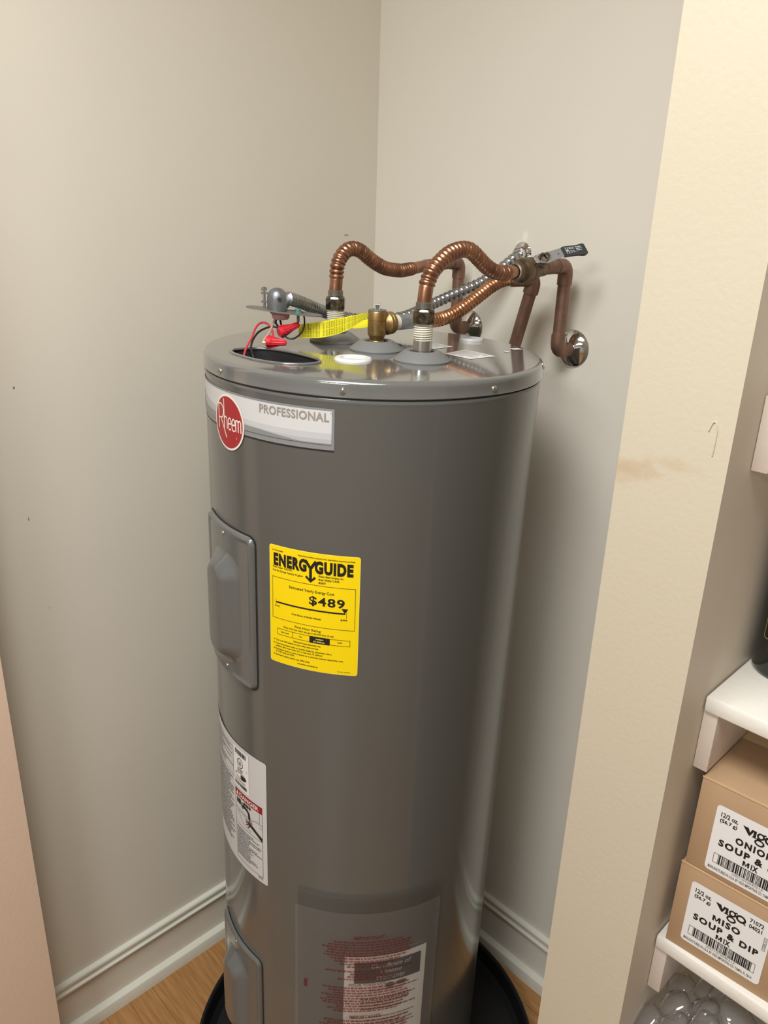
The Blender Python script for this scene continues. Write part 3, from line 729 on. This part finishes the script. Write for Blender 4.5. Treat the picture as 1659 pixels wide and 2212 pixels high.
def conduit_rad(s, a):
    x = (s/.0102 - a/(2*PI)) % 1
    return .0076 + .0028*math.sin(PI*x)**.45
V, F = sweep(path, conduit_rad, 20); mk('spiral_hose', V, F, 'conduit_steel', cd, True, 70)
V, F = lathe([(.0195, 0), (.0195, .001), (.0150, .004), (.0122, .005), (.0122, .016), (.0108, .017)], 32, frame_to(Vector((.4046, 0, 1.6872))-o3, Vector((0, -1, -.15))), True); mk('wall_connector', V, F, 'chrome', cd, True, 30)
# plate, connector
pc = Vector(hang((.402, -.561, 1.6105))); vd = Vector((-.80, .60, 0)).normalized()
pdir = Vector((.0654, .0868, -.0112)).normalized(); pn = Vector((-.55, .41, 0)); pn = (pn-pdir*pn.dot(pdir)).normalized(); pz = pdir.cross(pn).normalized()
if pz.z < 0: pz = -pz
plate = thing('cover_plate', 'thin grey steel cover plate hanging above the wiring opening of the lid', 'cover plate', pc)
out = [(-.056, .012), (-.053, -.012), (-.034, -.026), (0, -.034), (.034, -.030), (.056, -.016), (.061, .006), (.052, .026), (.02, .036), (-.02, .036), (-.046, .030)]
o2 = [(p.x, p.y*.75) for p in smooth_path([(x, y, 0) for x, y in out+[out[0]]], .006)[:-1]]; n_ = len(o2)
V = [pdir*x+pn*y+pz*z for z in (0, .0014) for x, y in o2]
F = [tuple(range(n_))[::-1], tuple(range(n_, 2*n_))] + [(i, (i+1) % n_, n_+(i+1) % n_, n_+i) for i in range(n_)]
fixn(mk('plate', V, F, 'plate_steel', plate, True, 30))
V, F = lathe([(.0040, .0095), (.0048, .0085), (.0048, .0048), (.0058, .0040), (.0058, .0020)], 20, Matrix.LocRotScale(pdir*.0235-pn*.002, None, (1, 1, 1)), True); mk('green_screw', [v-Vector((0,0,.002)) for v in V], F, 'green_screw', plate, True, 30)
cyl('screw_shank', pdir*.0235-pn*.002, pdir*.0235-pn*.002-Vector((0, 0, .013)), .0022, 'plate_steel', plate, 14)
# bushing below the plate
V, F = lathe([(.0150, 0), (.0165, -.0012), (.0135, -.0045), (.0130, -.0085), (.0112, -.0115), (.0060, -.0125), (.0005, -.0125)], 22, Matrix.Translation(-pdir*.003)); o = mk('bushing', [v+Vector((.0006*math.sin(40*v.y+70*v.z), .0006*math.sin(50*v.x), 0)) for v in V], F, 'bushing_pink', plate, True, 30)
cn = thing('conduit_connector', 'cast zinc elbow connector with clamp screw on the hanging cover plate', 'connector', hang((.3971, -.5675, 1.6145))); o3 = Vector(cn.location)
V, F = lathe([(.0148, -.002), (.0152, 0), (.0152, .016), (.0146, .020), (.0130, .0245), (.0098, .0285), (.0055, .0308), (.0005, .0315)], 32, None, True); mk('elbow_body', V, F, 'cast_zinc', cn, True, 40)
cdv = (Vector(CP[1])-Vector(CP[0])).normalized()
V, F = lathe([(.0132, .000), (.0134, .018), (.0125, .0195)], 28, frame_to((0, 0, .0135), cdv), True); mk('conduit_socket', V, F, 'cast_zinc', cn, True, 40)
camd = Vector((.78, -.62, .1)).normalized(); side = Vector((-.62, -.78, 0)).normalized()
cyl('screw_hole', (Vector((0, 0, .0140))+camd*.0135+side*-.004), (Vector((0, 0, .0140))+camd*.0155+side*-.004), .0031, 'cavity_black', cn, 20, .0002)
for zz in (.009, .0215):
    m = MB(); V = []
    for s_ in (0, .0185):
        for a_ in (-.004, .004):
            for b_ in (0, .003): V.append(side*(.010+s_*.75)+camd*a_+Vector((0, 0, zz+b_)))
    m.add(V, [(0,1,3,2),(4,6,7,5),(0,4,5,1),(2,3,7,6),(0,2,6,4),(1,5,7,3)]); m.build('clamp_ear', 'cast_zinc', cn)
sp_ = side*.0195
cyl('clamp_screw', sp_+Vector((0, 0, .0025)), sp_+Vector((0, 0, .029)), .0021, 'steel', cn, 14)
V, F = lathe([(.0044, .0265), (.0046, .028), (.0046, .0305), (.0030, .032), (.0005, .0322)], 18, Matrix.Translation(sp_), True); mk('clamp_screw_head', V, F, 'steel', cn, True, 40)

# wires
def wire(label, pts, m, r=.00155, group='heater supply wires'):
    pts = [hang(p) for p in pts]; b = Vector(pts[0]); V, F = sweep([p-b for p in smooth_path(pts, .002)], r, 12); o = mk('wire', V, F, m, None, True, 60); o.location = b; return tag(o, label, 'wire', group)
wire('red wire rising from the wiring opening into a red wire nut', [(.3673,-.6070,1.5330),(.3673,-.6070,1.5448),(.3700,-.6035,1.5597),(.3738,-.5984,1.5711),(.3764,-.5950,1.5831),(.3801,-.5900,1.5918),(.3850,-.5836,1.5939),(.3893,-.5778,1.5900),(.3924,-.5737,1.5815),(.3925,-.5735,1.5725),(.3905,-.5760,1.5675)], 'wire_red')
wire('black wire rising from the wiring opening into the tilted wire nut', [(.378,-.592,1.533),(.3754,-.5963,1.5476),(.3736,-.5987,1.5584),(.3754,-.5963,1.5698),(.3800,-.5903,1.5799),(.3868,-.5811,1.5860),(.3937,-.5720,1.5882),(.3985,-.5657,1.5850),(.402,-.561,1.582)], 'wire_black')
wire('pale dirty wire hanging from the pink bushing to a wire nut', [(.3960,-.5690,1.6000),(.3946,-.5708,1.5970),(.3925,-.5736,1.5901),(.3896,-.5775,1.5788),(.3863,-.5819,1.5714),(.3846,-.5838,1.5675),(.3850,-.5830,1.5655),(.3885,-.5785,1.5655)], 'wire_white', .0019)
wire('short black wire loop between the pink bushing and the tilted wire nut', [(.3965,-.5680,1.6005),(.3955,-.5697,1.5960),(.3961,-.5688,1.5915),(.3993,-.5646,1.5868),(.403,-.560,1.582)], 'wire_black', .0016)
wire('short straight black wire from the pink bushing to the tilted wire nut', [(.3992,-.5646,1.6005),(.3998,-.5640,1.5960),(.4005,-.5628,1.5905),(.4025,-.5600,1.583)], 'wire_black', .0016)
wire('dark ground wire looping from the green screw under the tilted wire nut', [(.4165,-.5420,1.6122),(.4184,-.5393,1.6115),(.4212,-.5356,1.6060),(.4219,-.5346,1.5942),(.4203,-.5367,1.5835),(.4158,-.5427,1.5754),(.4109,-.5492,1.5712),(.4056,-.5562,1.5725),(.4030,-.5596,1.5770),(.4022,-.5607,1.5800)], 'wire_black', .0013)
wire('cream wire end poking out of the level wire nut', [(.3835,-.5853,1.5655),(.3850,-.5834,1.5652),(.3885,-.5788,1.5655)], 'wire_tan', .0022)
def wire_nut(a, b, label):
    a, b = Vector(hang(a)), Vector(hang(b)); t = thing('wire_connector', label, 'wire nut', a, group='red wire nuts'); L = (b-a).length; M_ = frame_to((0, 0, 0), b-a)
    prof = [(.0066, 0), (.0072, .0006), (.0074, .0055), (.0070, .0075), (.0062, .0085), (.0056, .012), (.0047, L*.80), (.0043, L*.93), (.0034, L), (.0005, L+.0006)]
    n = 48; V = []; F = []
    for i, (r, z) in enumerate(prof):
        for k in range(n):
            a_ = 2*PI*k/n; rr_ = r*(1+(.06*math.cos(12*a_) if i >= 4 and i < 8 else .02*math.cos(12*a_))); V.append(M_ @ Vector((rr_*math.cos(a_), rr_*math.sin(a_), z)))
    for i in range(len(prof)-1):
        for k in range(n): k2 = (k+1) % n; F.append((i*n+k, i*n+k2, (i+1)*n+k2, (i+1)*n+k))
    F.append(tuple(range(n))[::-1]); mk('shell', V, F, 'nut_red', t, True, 25)
    for s_ in (-1, 1):
        # wings in the vertical plane
        up_ = (M_.to_3x3().inverted() @ Vector((0, 0, 1))); up_.z = 0; up_.normalize(); w_ = up_*s_; th = Vector((-w_.y, w_.x, 0))*.0011
        q_ = [w_*.0055+Vector((0, 0, .0005)), w_*.0098+Vector((0, 0, .003)), w_*.0094+Vector((0, 0, .008)), w_*.0048+Vector((0, 0, L*.72))]
        V = [M_ @ (c+th) for c in q_]+[M_ @ (c-th) for c in q_]
        fixn(mk('wing', V, [(0,1,2,3),(7,6,5,4),(0,4,5,1),(1,5,6,2),(2,6,7,3),(3,7,4,0)], 'nut_red', t))
    return t
wire_nut((.3866,-.5814,1.5667), (.4050,-.5571,1.5654), 'red wire nut lying level just above the wiring opening')
wire_nut((.3985,-.5656,1.5792), (.4165,-.5418,1.5920), 'red wire nut tilted upward in front of the yellow tag')

# yellow warning tag hanging from the relief valve
TG = [((.4455,-.4160,1.6085),.0028),((.4400,-.4255,1.6030),.0045),((.4240,-.4268,1.5965),.0075),((.4110,-.4345,1.5895),.0105),((.3980,-.4430,1.5835),.0120),((.3850,-.4690,1.5775),.0124),((.3710,-.4790,1.5750),.0122),((.3560,-.4870,1.5728),.0115),((.3490,-.4900,1.5720),.0098)]
tgp = smooth_path([p for p, r_ in TG], .004); tgl = plen(tgp)
tgr = [Vector((r_, 0, 0)) for p, r_ in TG]
def tag_at(t, v):
    """t 0..1 along, v -1..1 across"""
    f = t*(len(TG)-1); i = min(int(f), len(TG)-2); k = f-i
    hwid = TG[i][1]*(1-k)+TG[i+1][1]*k; x = t*(len(tgp)-1); j = min(int(x), len(tgp)-2); c = tgp[j].lerp(tgp[j+1], x-j)
    tw_ = .9*(1-min(1, t*1.8)); return c, hwid, Vector((.45*math.sin(tw_), -.4*math.sin(tw_), math.cos(tw_)*.98+.02)).normalized()
wt = thing('warning_tag', 'yellow plastic warning strip with fine print twisted off the relief valve', 'tag', TG[0][0]); b0_ = Vector(TG[0][0])
V = []; F = []; nt_ = 50; nrm = Vector((.72, -.69, .12)).normalized()
for i in range(nt_+1):
    c, h, u_ = tag_at(i/nt_, 0)
    for v in (-1, 1): V.append(c+u_*h*v-b0_)
    for v in (1, -1): V.append(c+u_*h*v-b0_-nrm*.0005)
for i in range(nt_):
    for k in range(4): k2 = (k+1) % 4; F.append((4*i+k, 4*i+k2, 4*i+4+k2, 4*i+4+k))
F += [(3, 2, 1, 0), tuple(4*nt_+k for k in range(4))]
fixn(mk('strip', V, F, 'tag_yellow', wt))
P = Print(); rr = random.Random(11)
u = .12
while u < .95:                                   # rows of print run across the strip
    if not .70 < u < .725:
        for half in ((-.86, -.04), (.06, .86)):
            v = half[0]
            while v < half[1]: L_ = rr.uniform(.08, .3); P._add([(u, v), (u+.0046, v), (u+.0046, min(v+L_, half[1])), (u, min(v+L_, half[1]))], [(0, 1, 2, 3)]); v += L_+.06
    u += .019
def tgm(u, v):
    c, h, u_ = tag_at(u, v); return c+u_*h*v-b0_+nrm*.0004
P.build('fine_print', tgm, 'ink', wt)
# the strip's other end, folded behind the valve
V = []; F = []; ST = [(.4300,-.3960,1.6010),(.4120,-.3870,1.5905),(.3980,-.3880,1.5830),(.3840,-.3930,1.5800),(.3760,-.4010,1.5790)]
sp2 = smooth_path(ST, .004)
for i, c in enumerate(sp2):
    for v in (-1, 1): V.append(c+Vector((0, 0, .0062*v))-b0_)
    for v in (1, -1): V.append(c+Vector((0, 0, .0062*v))-b0_-nrm*.0005)
for i in range(len(sp2)-1):
    for k in range(4): k2 = (k+1) % 4; F.append((4*i+k, 4*i+k2, 4*i+4+k2, 4*i+4+k))
F += [(3, 2, 1, 0), tuple(4*(len(sp2)-1)+k for k in range(4))]
fixn(mk('strip_tail', V, F, 'tag_yellow', wt))

# ================================================================== DOCUMENT POUCH
pth, pz0, pz1 = -65.7, .30-Z0, .7015-Z0; PW = math.radians(55.6)*R; PHt = pz1-pz0
pou = thing('document_pouch', 'clear plastic document pouch with red print taped low on the heater front', 'pouch', heater.location, heater.rotation_euler)
pm = lambda off: (lambda u, v: cy(pth+math.degrees(u/R), pz0+v, off))
def sheet(name, u0, u1, v0, v1, off, m, parent, nu=40, nv=40, slack=None):
    V = []; F = []
    for j in range(nv+1):
        for i in range(nu+1):
            u = u0+(u1-u0)*i/nu; v = v0+(v1-v0)*j/nv; V.append(pm(off+(slack(u, v) if slack else 0))(u, v))
    for j in range(nv):
        for i in range(nu): a = j*(nu+1)+i; F.append((a, a+1, a+nu+2, a+nu+1))
    return mk(name, V, F, m, parent, True, 80)
sheet('film', 0, PW, 0, PHt-.034, .0035, 'pouch_film', pou)
sheet('seal_strip', 0, PW, PHt-.034, PHt, .0030, 'pouch_seal', pou, 40, 6)
P = Print(); rr = random.Random(9); uc = PW*.50
def plines(lst, v, dv, t):
    for w_ in lst:
        u = uc-w_/2+rr.uniform(-.004, .004); e = u+w_
        while u < e: L_ = rr.uniform(.003, .009); P.rect(u, v, min(u+L_, e), v+t*rr.uniform(.8, 1)); u += L_+.0016
        v -= dv
    return v
T0 = PHt-.0905
P.text('- IMPORTANT -', uc, T0, .0066, .062, bold=.03, align='C')
plines([.118, .142, .150, .146, .142, .150, .130, .112, .090, .070], T0-.008, .0062, .0034)
plines([.152, .060, .066, .10], T0-.0745, .0062, .0034)
v_ = T0-.107; P.text('POUR TOUS VOS', uc, v_, .005, .064, bold=.02, align='C')
plines([.150, .135, .12, .15, .142, .155, .150, .10, .13, .112], v_-.0065, .0062, .0034)
v_ -= .078; P.text('- IMPORTANTE -', uc-.002, v_, .0066, .066, bold=.03, align='C')
plines([.15, .13, .155, .14, .15, .11, .145, .12, .13], v_-.008, .0062, .0034)
P.build('lettering', pm(.0042), 'pouch_red', pou)
P = Print(); P.rect(.016, PHt-.215, .0215, PHt-.198); P.build('print_mark', pm(.0042), 'pouch_red', pou)
# certificate inside
cert = thing('warranty_certificate', 'white warranty certificate with dark title block inside the clear pouch', 'paper', heater.location, heater.rotation_euler)
cu0 = math.radians(65.7-46.7)*R; cw = math.radians(32)*R; cv1 = .569-Z0-pz0
sh = lambda off: (lambda u, v: pm(off)(cu0+u+.03*0, cv1-.262+v))
V = []; F = []; nu, nv = 30, 30
for j in range(nv+1):
    for i in range(nu+1): V.append(sh(.0013)(cw*i/nu, .262*j/nv))
for j in range(nv):
    for i in range(nu): a = j*(nu+1)+i; F.append((a, a+1, a+nu+2, a+nu+1))
mk('paper', V, F, 'paper_white', cert, True, 80)
P = Print(); P.rect(.017, .262-.062, cw-.010, .262-.013); P.build('title_block', sh(.0017), 'label_black', cert)
P = Print()
for s_, v, w_ in (('Certificate of', .262-.027, .072), ('Limited', .262-.041, .040), ('Warranty', .262-.0555, .052)): P.text(s_, cw*.56, v, .0088, w_, shear=.35, align='C', bold=.004)
P.build('lettering', sh(.0021), 'paper_grey', cert)
P = Print(); P.rect(.006, .262-.0205, .0095, .262-.0192); P.build('print_mark', sh(.0017), 'ink_soft', cert)
P = Print(); P.ellipse(cw*.55, .262-.0715, .0085, .0062, 24); P.ellipse(cw*.69, .262-.0705, .0105, .0048, 24); P.build('emblem', sh(.0017), 'ink_soft', cert)
P = Print(); P.lines(cw*.30, cw*.95, .262-.085, .262-.078, 1, .002, .1, rr); P.lines(cw*.2, cw*.9, .262-.13, .262-.098, 4, .0026, .3, rr); P.lines(cw*.1, cw*.9, .02, .12, 12, .0020, .3, rr)
P.build('fine_print', sh(.0017), 'ink_soft', cert)

# ================================================================== SHELVES ON THE RIGHT
SY = -.434
def shelf(z, label):
    m = MB().box((PX1+.0012, SY, z-.021), (2.25, -.002, z), .0035); m.V = skew(m.V, PX1); o = m.build('shelf_board', 'shelf_white', None, True, 40); tag(o, label, 'shelf', None); return o
shelf(1.2290, 'white painted shelf board carrying the dark green bottle')
shelf(.8495, 'white painted shelf board carrying the two cardboard boxes')
shelf(1.610, 'white painted shelf board level with the heater top, above the bottle')
shelf(.46, 'white painted shelf board under the heap of bubble wrap')
def cleat(z, y, h, label):
    m = MB().box((PX1+.0004, y, z-h), (PX1+.0182, -.002, z), .0012); m.V = skew(m.V, PX1); o = m.build('shelf_cleat', 'cleat_paint', None, True, 40); tag(o, label, 'shelf support', 'wooden cleats on the partition'); return o
cleat(1.2078, -.4285, .0830, 'white wooden cleat on the partition under the bottle shelf')
cleat(.8285, -.4285, .0780, 'white wooden cleat on the partition under the box shelf')
cleat(1.5887, -.4390, .0800, 'white wooden cleat on the partition above the green bottle')
cleat(.4387, -.4275, .0690, 'white wooden cleat on the partition under the lowest shelf')

# cardboard cartons
def carton(x, z, w_, d_, h_, yf, label, name2, lx, lz):
    t = thing('cardboard_box', label, 'box', (x, yf, z), (0, 0, .05), group=None)
    e = .003
    MB().box((0, 0, 0), (w_, d_, h_-e), .0012).build('carton_body', 'cardboard', t, True, 40)
    m = MB().box((.0015, .0006, h_-e), (w_-.0015, d_/2-.0008, h_), .0008); m.build('flap', 'cardboard', t, True, 40)
    m = MB().box((.0015, d_/2+.0008, h_-e), (w_-.0015, d_-.0006, h_), .0008); m.build('flap', 'cardboard', t, True, 40)
    MB().box((.0, -.0006, h_-.0026), (w_, .0006, h_-.0006)).build('fold_edge', 'cardboard_edge', t)
    MB().box((.0, d_/2-.024, h_+.0001), (w_, d_/2+.024, h_+.0004)).build('packing_tape', 'box_tape', t)
    LW, LH = .100, .0985
    mp = lambda off: (lambda u, v: Vector((lx+u, -off, lz+v)))
    P = Print(); P.rrect(0, 0, LW, LH, .005); lb = P.build('carton_label', mp(.0004), 'paper_white', t)
    P = Print()
    P.text('12/2 oz.', .0062, .0838, .0062, .0205, bold=.02); P.text('(56.7 g)', .0062, .0762, .0047, .0205, bold=.025)
    # heavy wedge-serif word mark
    P.poly([(.0323, .0868), (.0388, .0868), (.0412, .0815), (.0428, .0868), (.0458, .0868), (.0418, .0770), (.0402, .0770)])
    P.rect(.0452, .0782, .0482, .0862); P.rect(.0442, .0856, .0482, .0868); P.rect(.0442, .0770, .0492, .0783)
    P.ring(.0535, .0828, .0044, .0046, .0021, 28); P.ring(.0535, .0733, .0058, .0046, .0021, 28); P.stroke([(.0505, .0790), (.0500, .0778), (.0545, .0770)], .0020); P.stroke([(.0560, .0860), (.0590, .0874)], .0020)
    P.ring(.0640, .0820, .0062, .0056, .0026, 28); P.stroke([(.0665, .0790), (.0702, .0765)], .0018)
    def M_(x, y, w_, h_, t): P.rect(x, y, x+t, y+h_); P.rect(x+w_-t, y, x+w_, y+h_); P.poly([(x, y+h_), (x+t*1.25, y+h_), (x+w_/2, y+t*1.2), (x+w_/2, y)][::-1]); P.poly([(x+w_, y+h_), (x+w_-t*1.25, y+h_), (x+w_/2, y+t*1.2), (x+w_/2, y)])
    if name2 == 'MISO': M_(.0325, .0570, .0098, .0085, .0021); P.text('ISO', .0445, .0570, .0085, .0222, bold=.045, sp=1.25)
    else: P.text('ONION', .0500, .0570, .0085, .0440, bold=.045, align='C', sp=1.25)
    P.text('SOUP & DIP', .0102, .0425, .0085, .0810, bold=.045, sp=1.25)
    M_(.0412, .0315, .0078, .0072, .0018); P.text('IX', .0510, .0315, .0072, .0080, bold=.045, sp=1.25)
    P.frame(.0078, .0145, .0918, .0290, .0005)
    rr = random.Random(21); barcode(P, .0135, .0875, .0150, .0285, rr, .00062)
    P.text('71072', .0738, .0862, .0056, .0165, bold=.02); P.text('04021', .0741, .0775, .0056, .0155, bold=.02)
    P.frame(.0935, .0555, .0972, .0760, .0004); P.text('CODE: A11', .0964, .0575, .0022, .0165, rot=PI/2)
    P.build('lettering', mp(.0008), 'ink', lb)
    P = Print(); P.rect(.032, .0108, .070, .0147); P.build('number_patch', mp(.0010), 'paper_white', lb)
    P = Print(); P.text('10071072040213', .051, .0112, .0028, .036, align='C')
    P.text('MANUFACTURED IN U.S.A. BY VIGO IMPORTING CO. TAMPA, FL 33614', .0040, .0045, .0040, .0870, bold=.01)
    P.build('lettering', mp(.0012), 'ink_soft', lb)
    return t
carton(1.0573, .8497, .21, .27, .1365, -.430, 'brown cardboard box labelled MISO SOUP & DIP MIX, at the bottom of the stack', 'MISO', .0180, .0165)
carton(1.0612, .8497+.1372, .21, .27, .1345, -.430, 'brown cardboard box labelled ONION SOUP & DIP MIX, on top of the other box', 'ONION', .0235, .0070)

# dark bottle
bt = thing('glass_bottle', 'dark green glass bottle with a gold-edged label on the shelf', 'bottle', (1.0912, -.299, 1.2292))
br = .0445
V, F = lathe([(.0005, .002), (br*.75, .002), (br-.003, 0), (br-.0006, .0025), (br, .006), (br, .19), (br*.96, .205), (br*.75, .225), (.018, .245), (.015, .26), (.0145, .32), (.0165, .3205), (.0165, .332), (.0145, .333), (.0005, .333)], 64); mk('glass', V, F, 'glass_green', bt, True, 50)
bm_ = lambda off: (lambda u, v: Vector(((br+off)*math.cos(u/br-1.25), (br+off)*math.sin(u/br-1.25), v)))
P = Print(); P.rrect(-.043, .050, .043, .150, .004, 40); bl = P.build('bottle_label', bm_(.0003), 'gold_print', bt)
P = Print(); P.rrect(-.0415, .0515, .0415, .1485, .003, 40); P.build('label_face', bm_(.0006), 'bottle_print', bl)
P = Print(); P.rrect(-.032, .038, .032, .062, .003, 40); P.build('label_band', bm_(.0009), 'gold_print', bl)
P = Print(); P.rrect(-.0305, .0395, .0305, .0605, .002, 40); P.build('label_band_face', bm_(.0012), 'bottle_print', bl)
P = Print(); rr = random.Random(4); P.lines(-.035, .035, .070, .14, 5, .004, .2, rr); P.build('fine_print', bm_(.0015), 'paper_grey', bl)
P = Print(); P.lines(-.028, .028, .044, .057, 2, .003, .2, rr); P.build('fine_print', bm_(.0015), 'paper_grey', bl)

# bubble wrap heap on the lowest shelf
bw_ = thing('bubble_wrap', 'heap of clear bubble wrap stuffed below the boxes', 'bubble wrap', (1.20, -.30, .461))
def heap(u, v):
    """u 0..1 across, v 0..1 from the front foot over the top to the back"""
    x = -.150+.36*u
    a = v*PI*.62; rz = .315+.020*math.sin(5*u+1)-.085*max(0, .30-u)/.30; ry = .180+.015*math.sin(7*u)
    return Vector((x+.012*math.sin(9*v), -.02-ry*math.cos(a)**.6 if a < PI/2 else -.02+ry*.8*abs(math.cos(a))**.8, max(.002, rz*math.sin(min(a, PI/2))**.75)+.008*math.sin(14*u)*math.sin(9*v)))
nu, nv = 46, 40; V = [heap(i/nu, j/nv) for j in range(nv+1) for i in range(nu+1)]; F = []
for j in range(nv):
    for i in range(nu): a = j*(nu+1)+i; F.append((a, a+1, a+nu+2, a+nu+1))
sheet_o = mk('sheet', V, F, 'bubble_film', bw_, True, 80)
V, F = lathe([(.0215, -.001), (.0222, .002), (.0212, .0055), (.0175, .0095), (.0095, .0120), (.0005, .0125)], 24)
V = [Vector((v.x*(1+.07*math.sin(3*math.atan2(v.y, v.x))), v.y*(1+.06*math.sin(5*math.atan2(v.y, v.x))), v.z+.0007*math.sin(400*v.x+300*v.y))) for v in V]
bub0 = None; rr = random.Random(8)
for j in range(11):
    for i in range(9):
        u = (i+.5+.5*(j % 2))/9.4; v = (j+.6)/11*.95
        c = heap(u, v); d1 = heap(min(1, u+.01), v)-c; d2 = heap(u, min(1, v+.01))-c; n_ = d1.cross(d2).normalized()
        if n_.dot(c-Vector((0, -.02, .1))) < 0: n_ = -n_
        if bub0 is None: o = bub0 = mk('bubble', V, F, 'bubble_film', bw_, True, 60)
        else: o = bub0.copy(); COL.objects.link(o); o.parent = bw_
        o.matrix_local = frame_to(c, n_+Vector((rr.uniform(-.25, .25), rr.uniform(-.25, .25), rr.uniform(-.25, .25)))) @ Matrix.Rotation(rr.random()*6, 4, 'Z') @ Matrix.Diagonal((rr.uniform(.9, 1.12), rr.uniform(.85, 1.1), rr.uniform(.8, 1.15), 1))
bpy.context.view_layer.update()
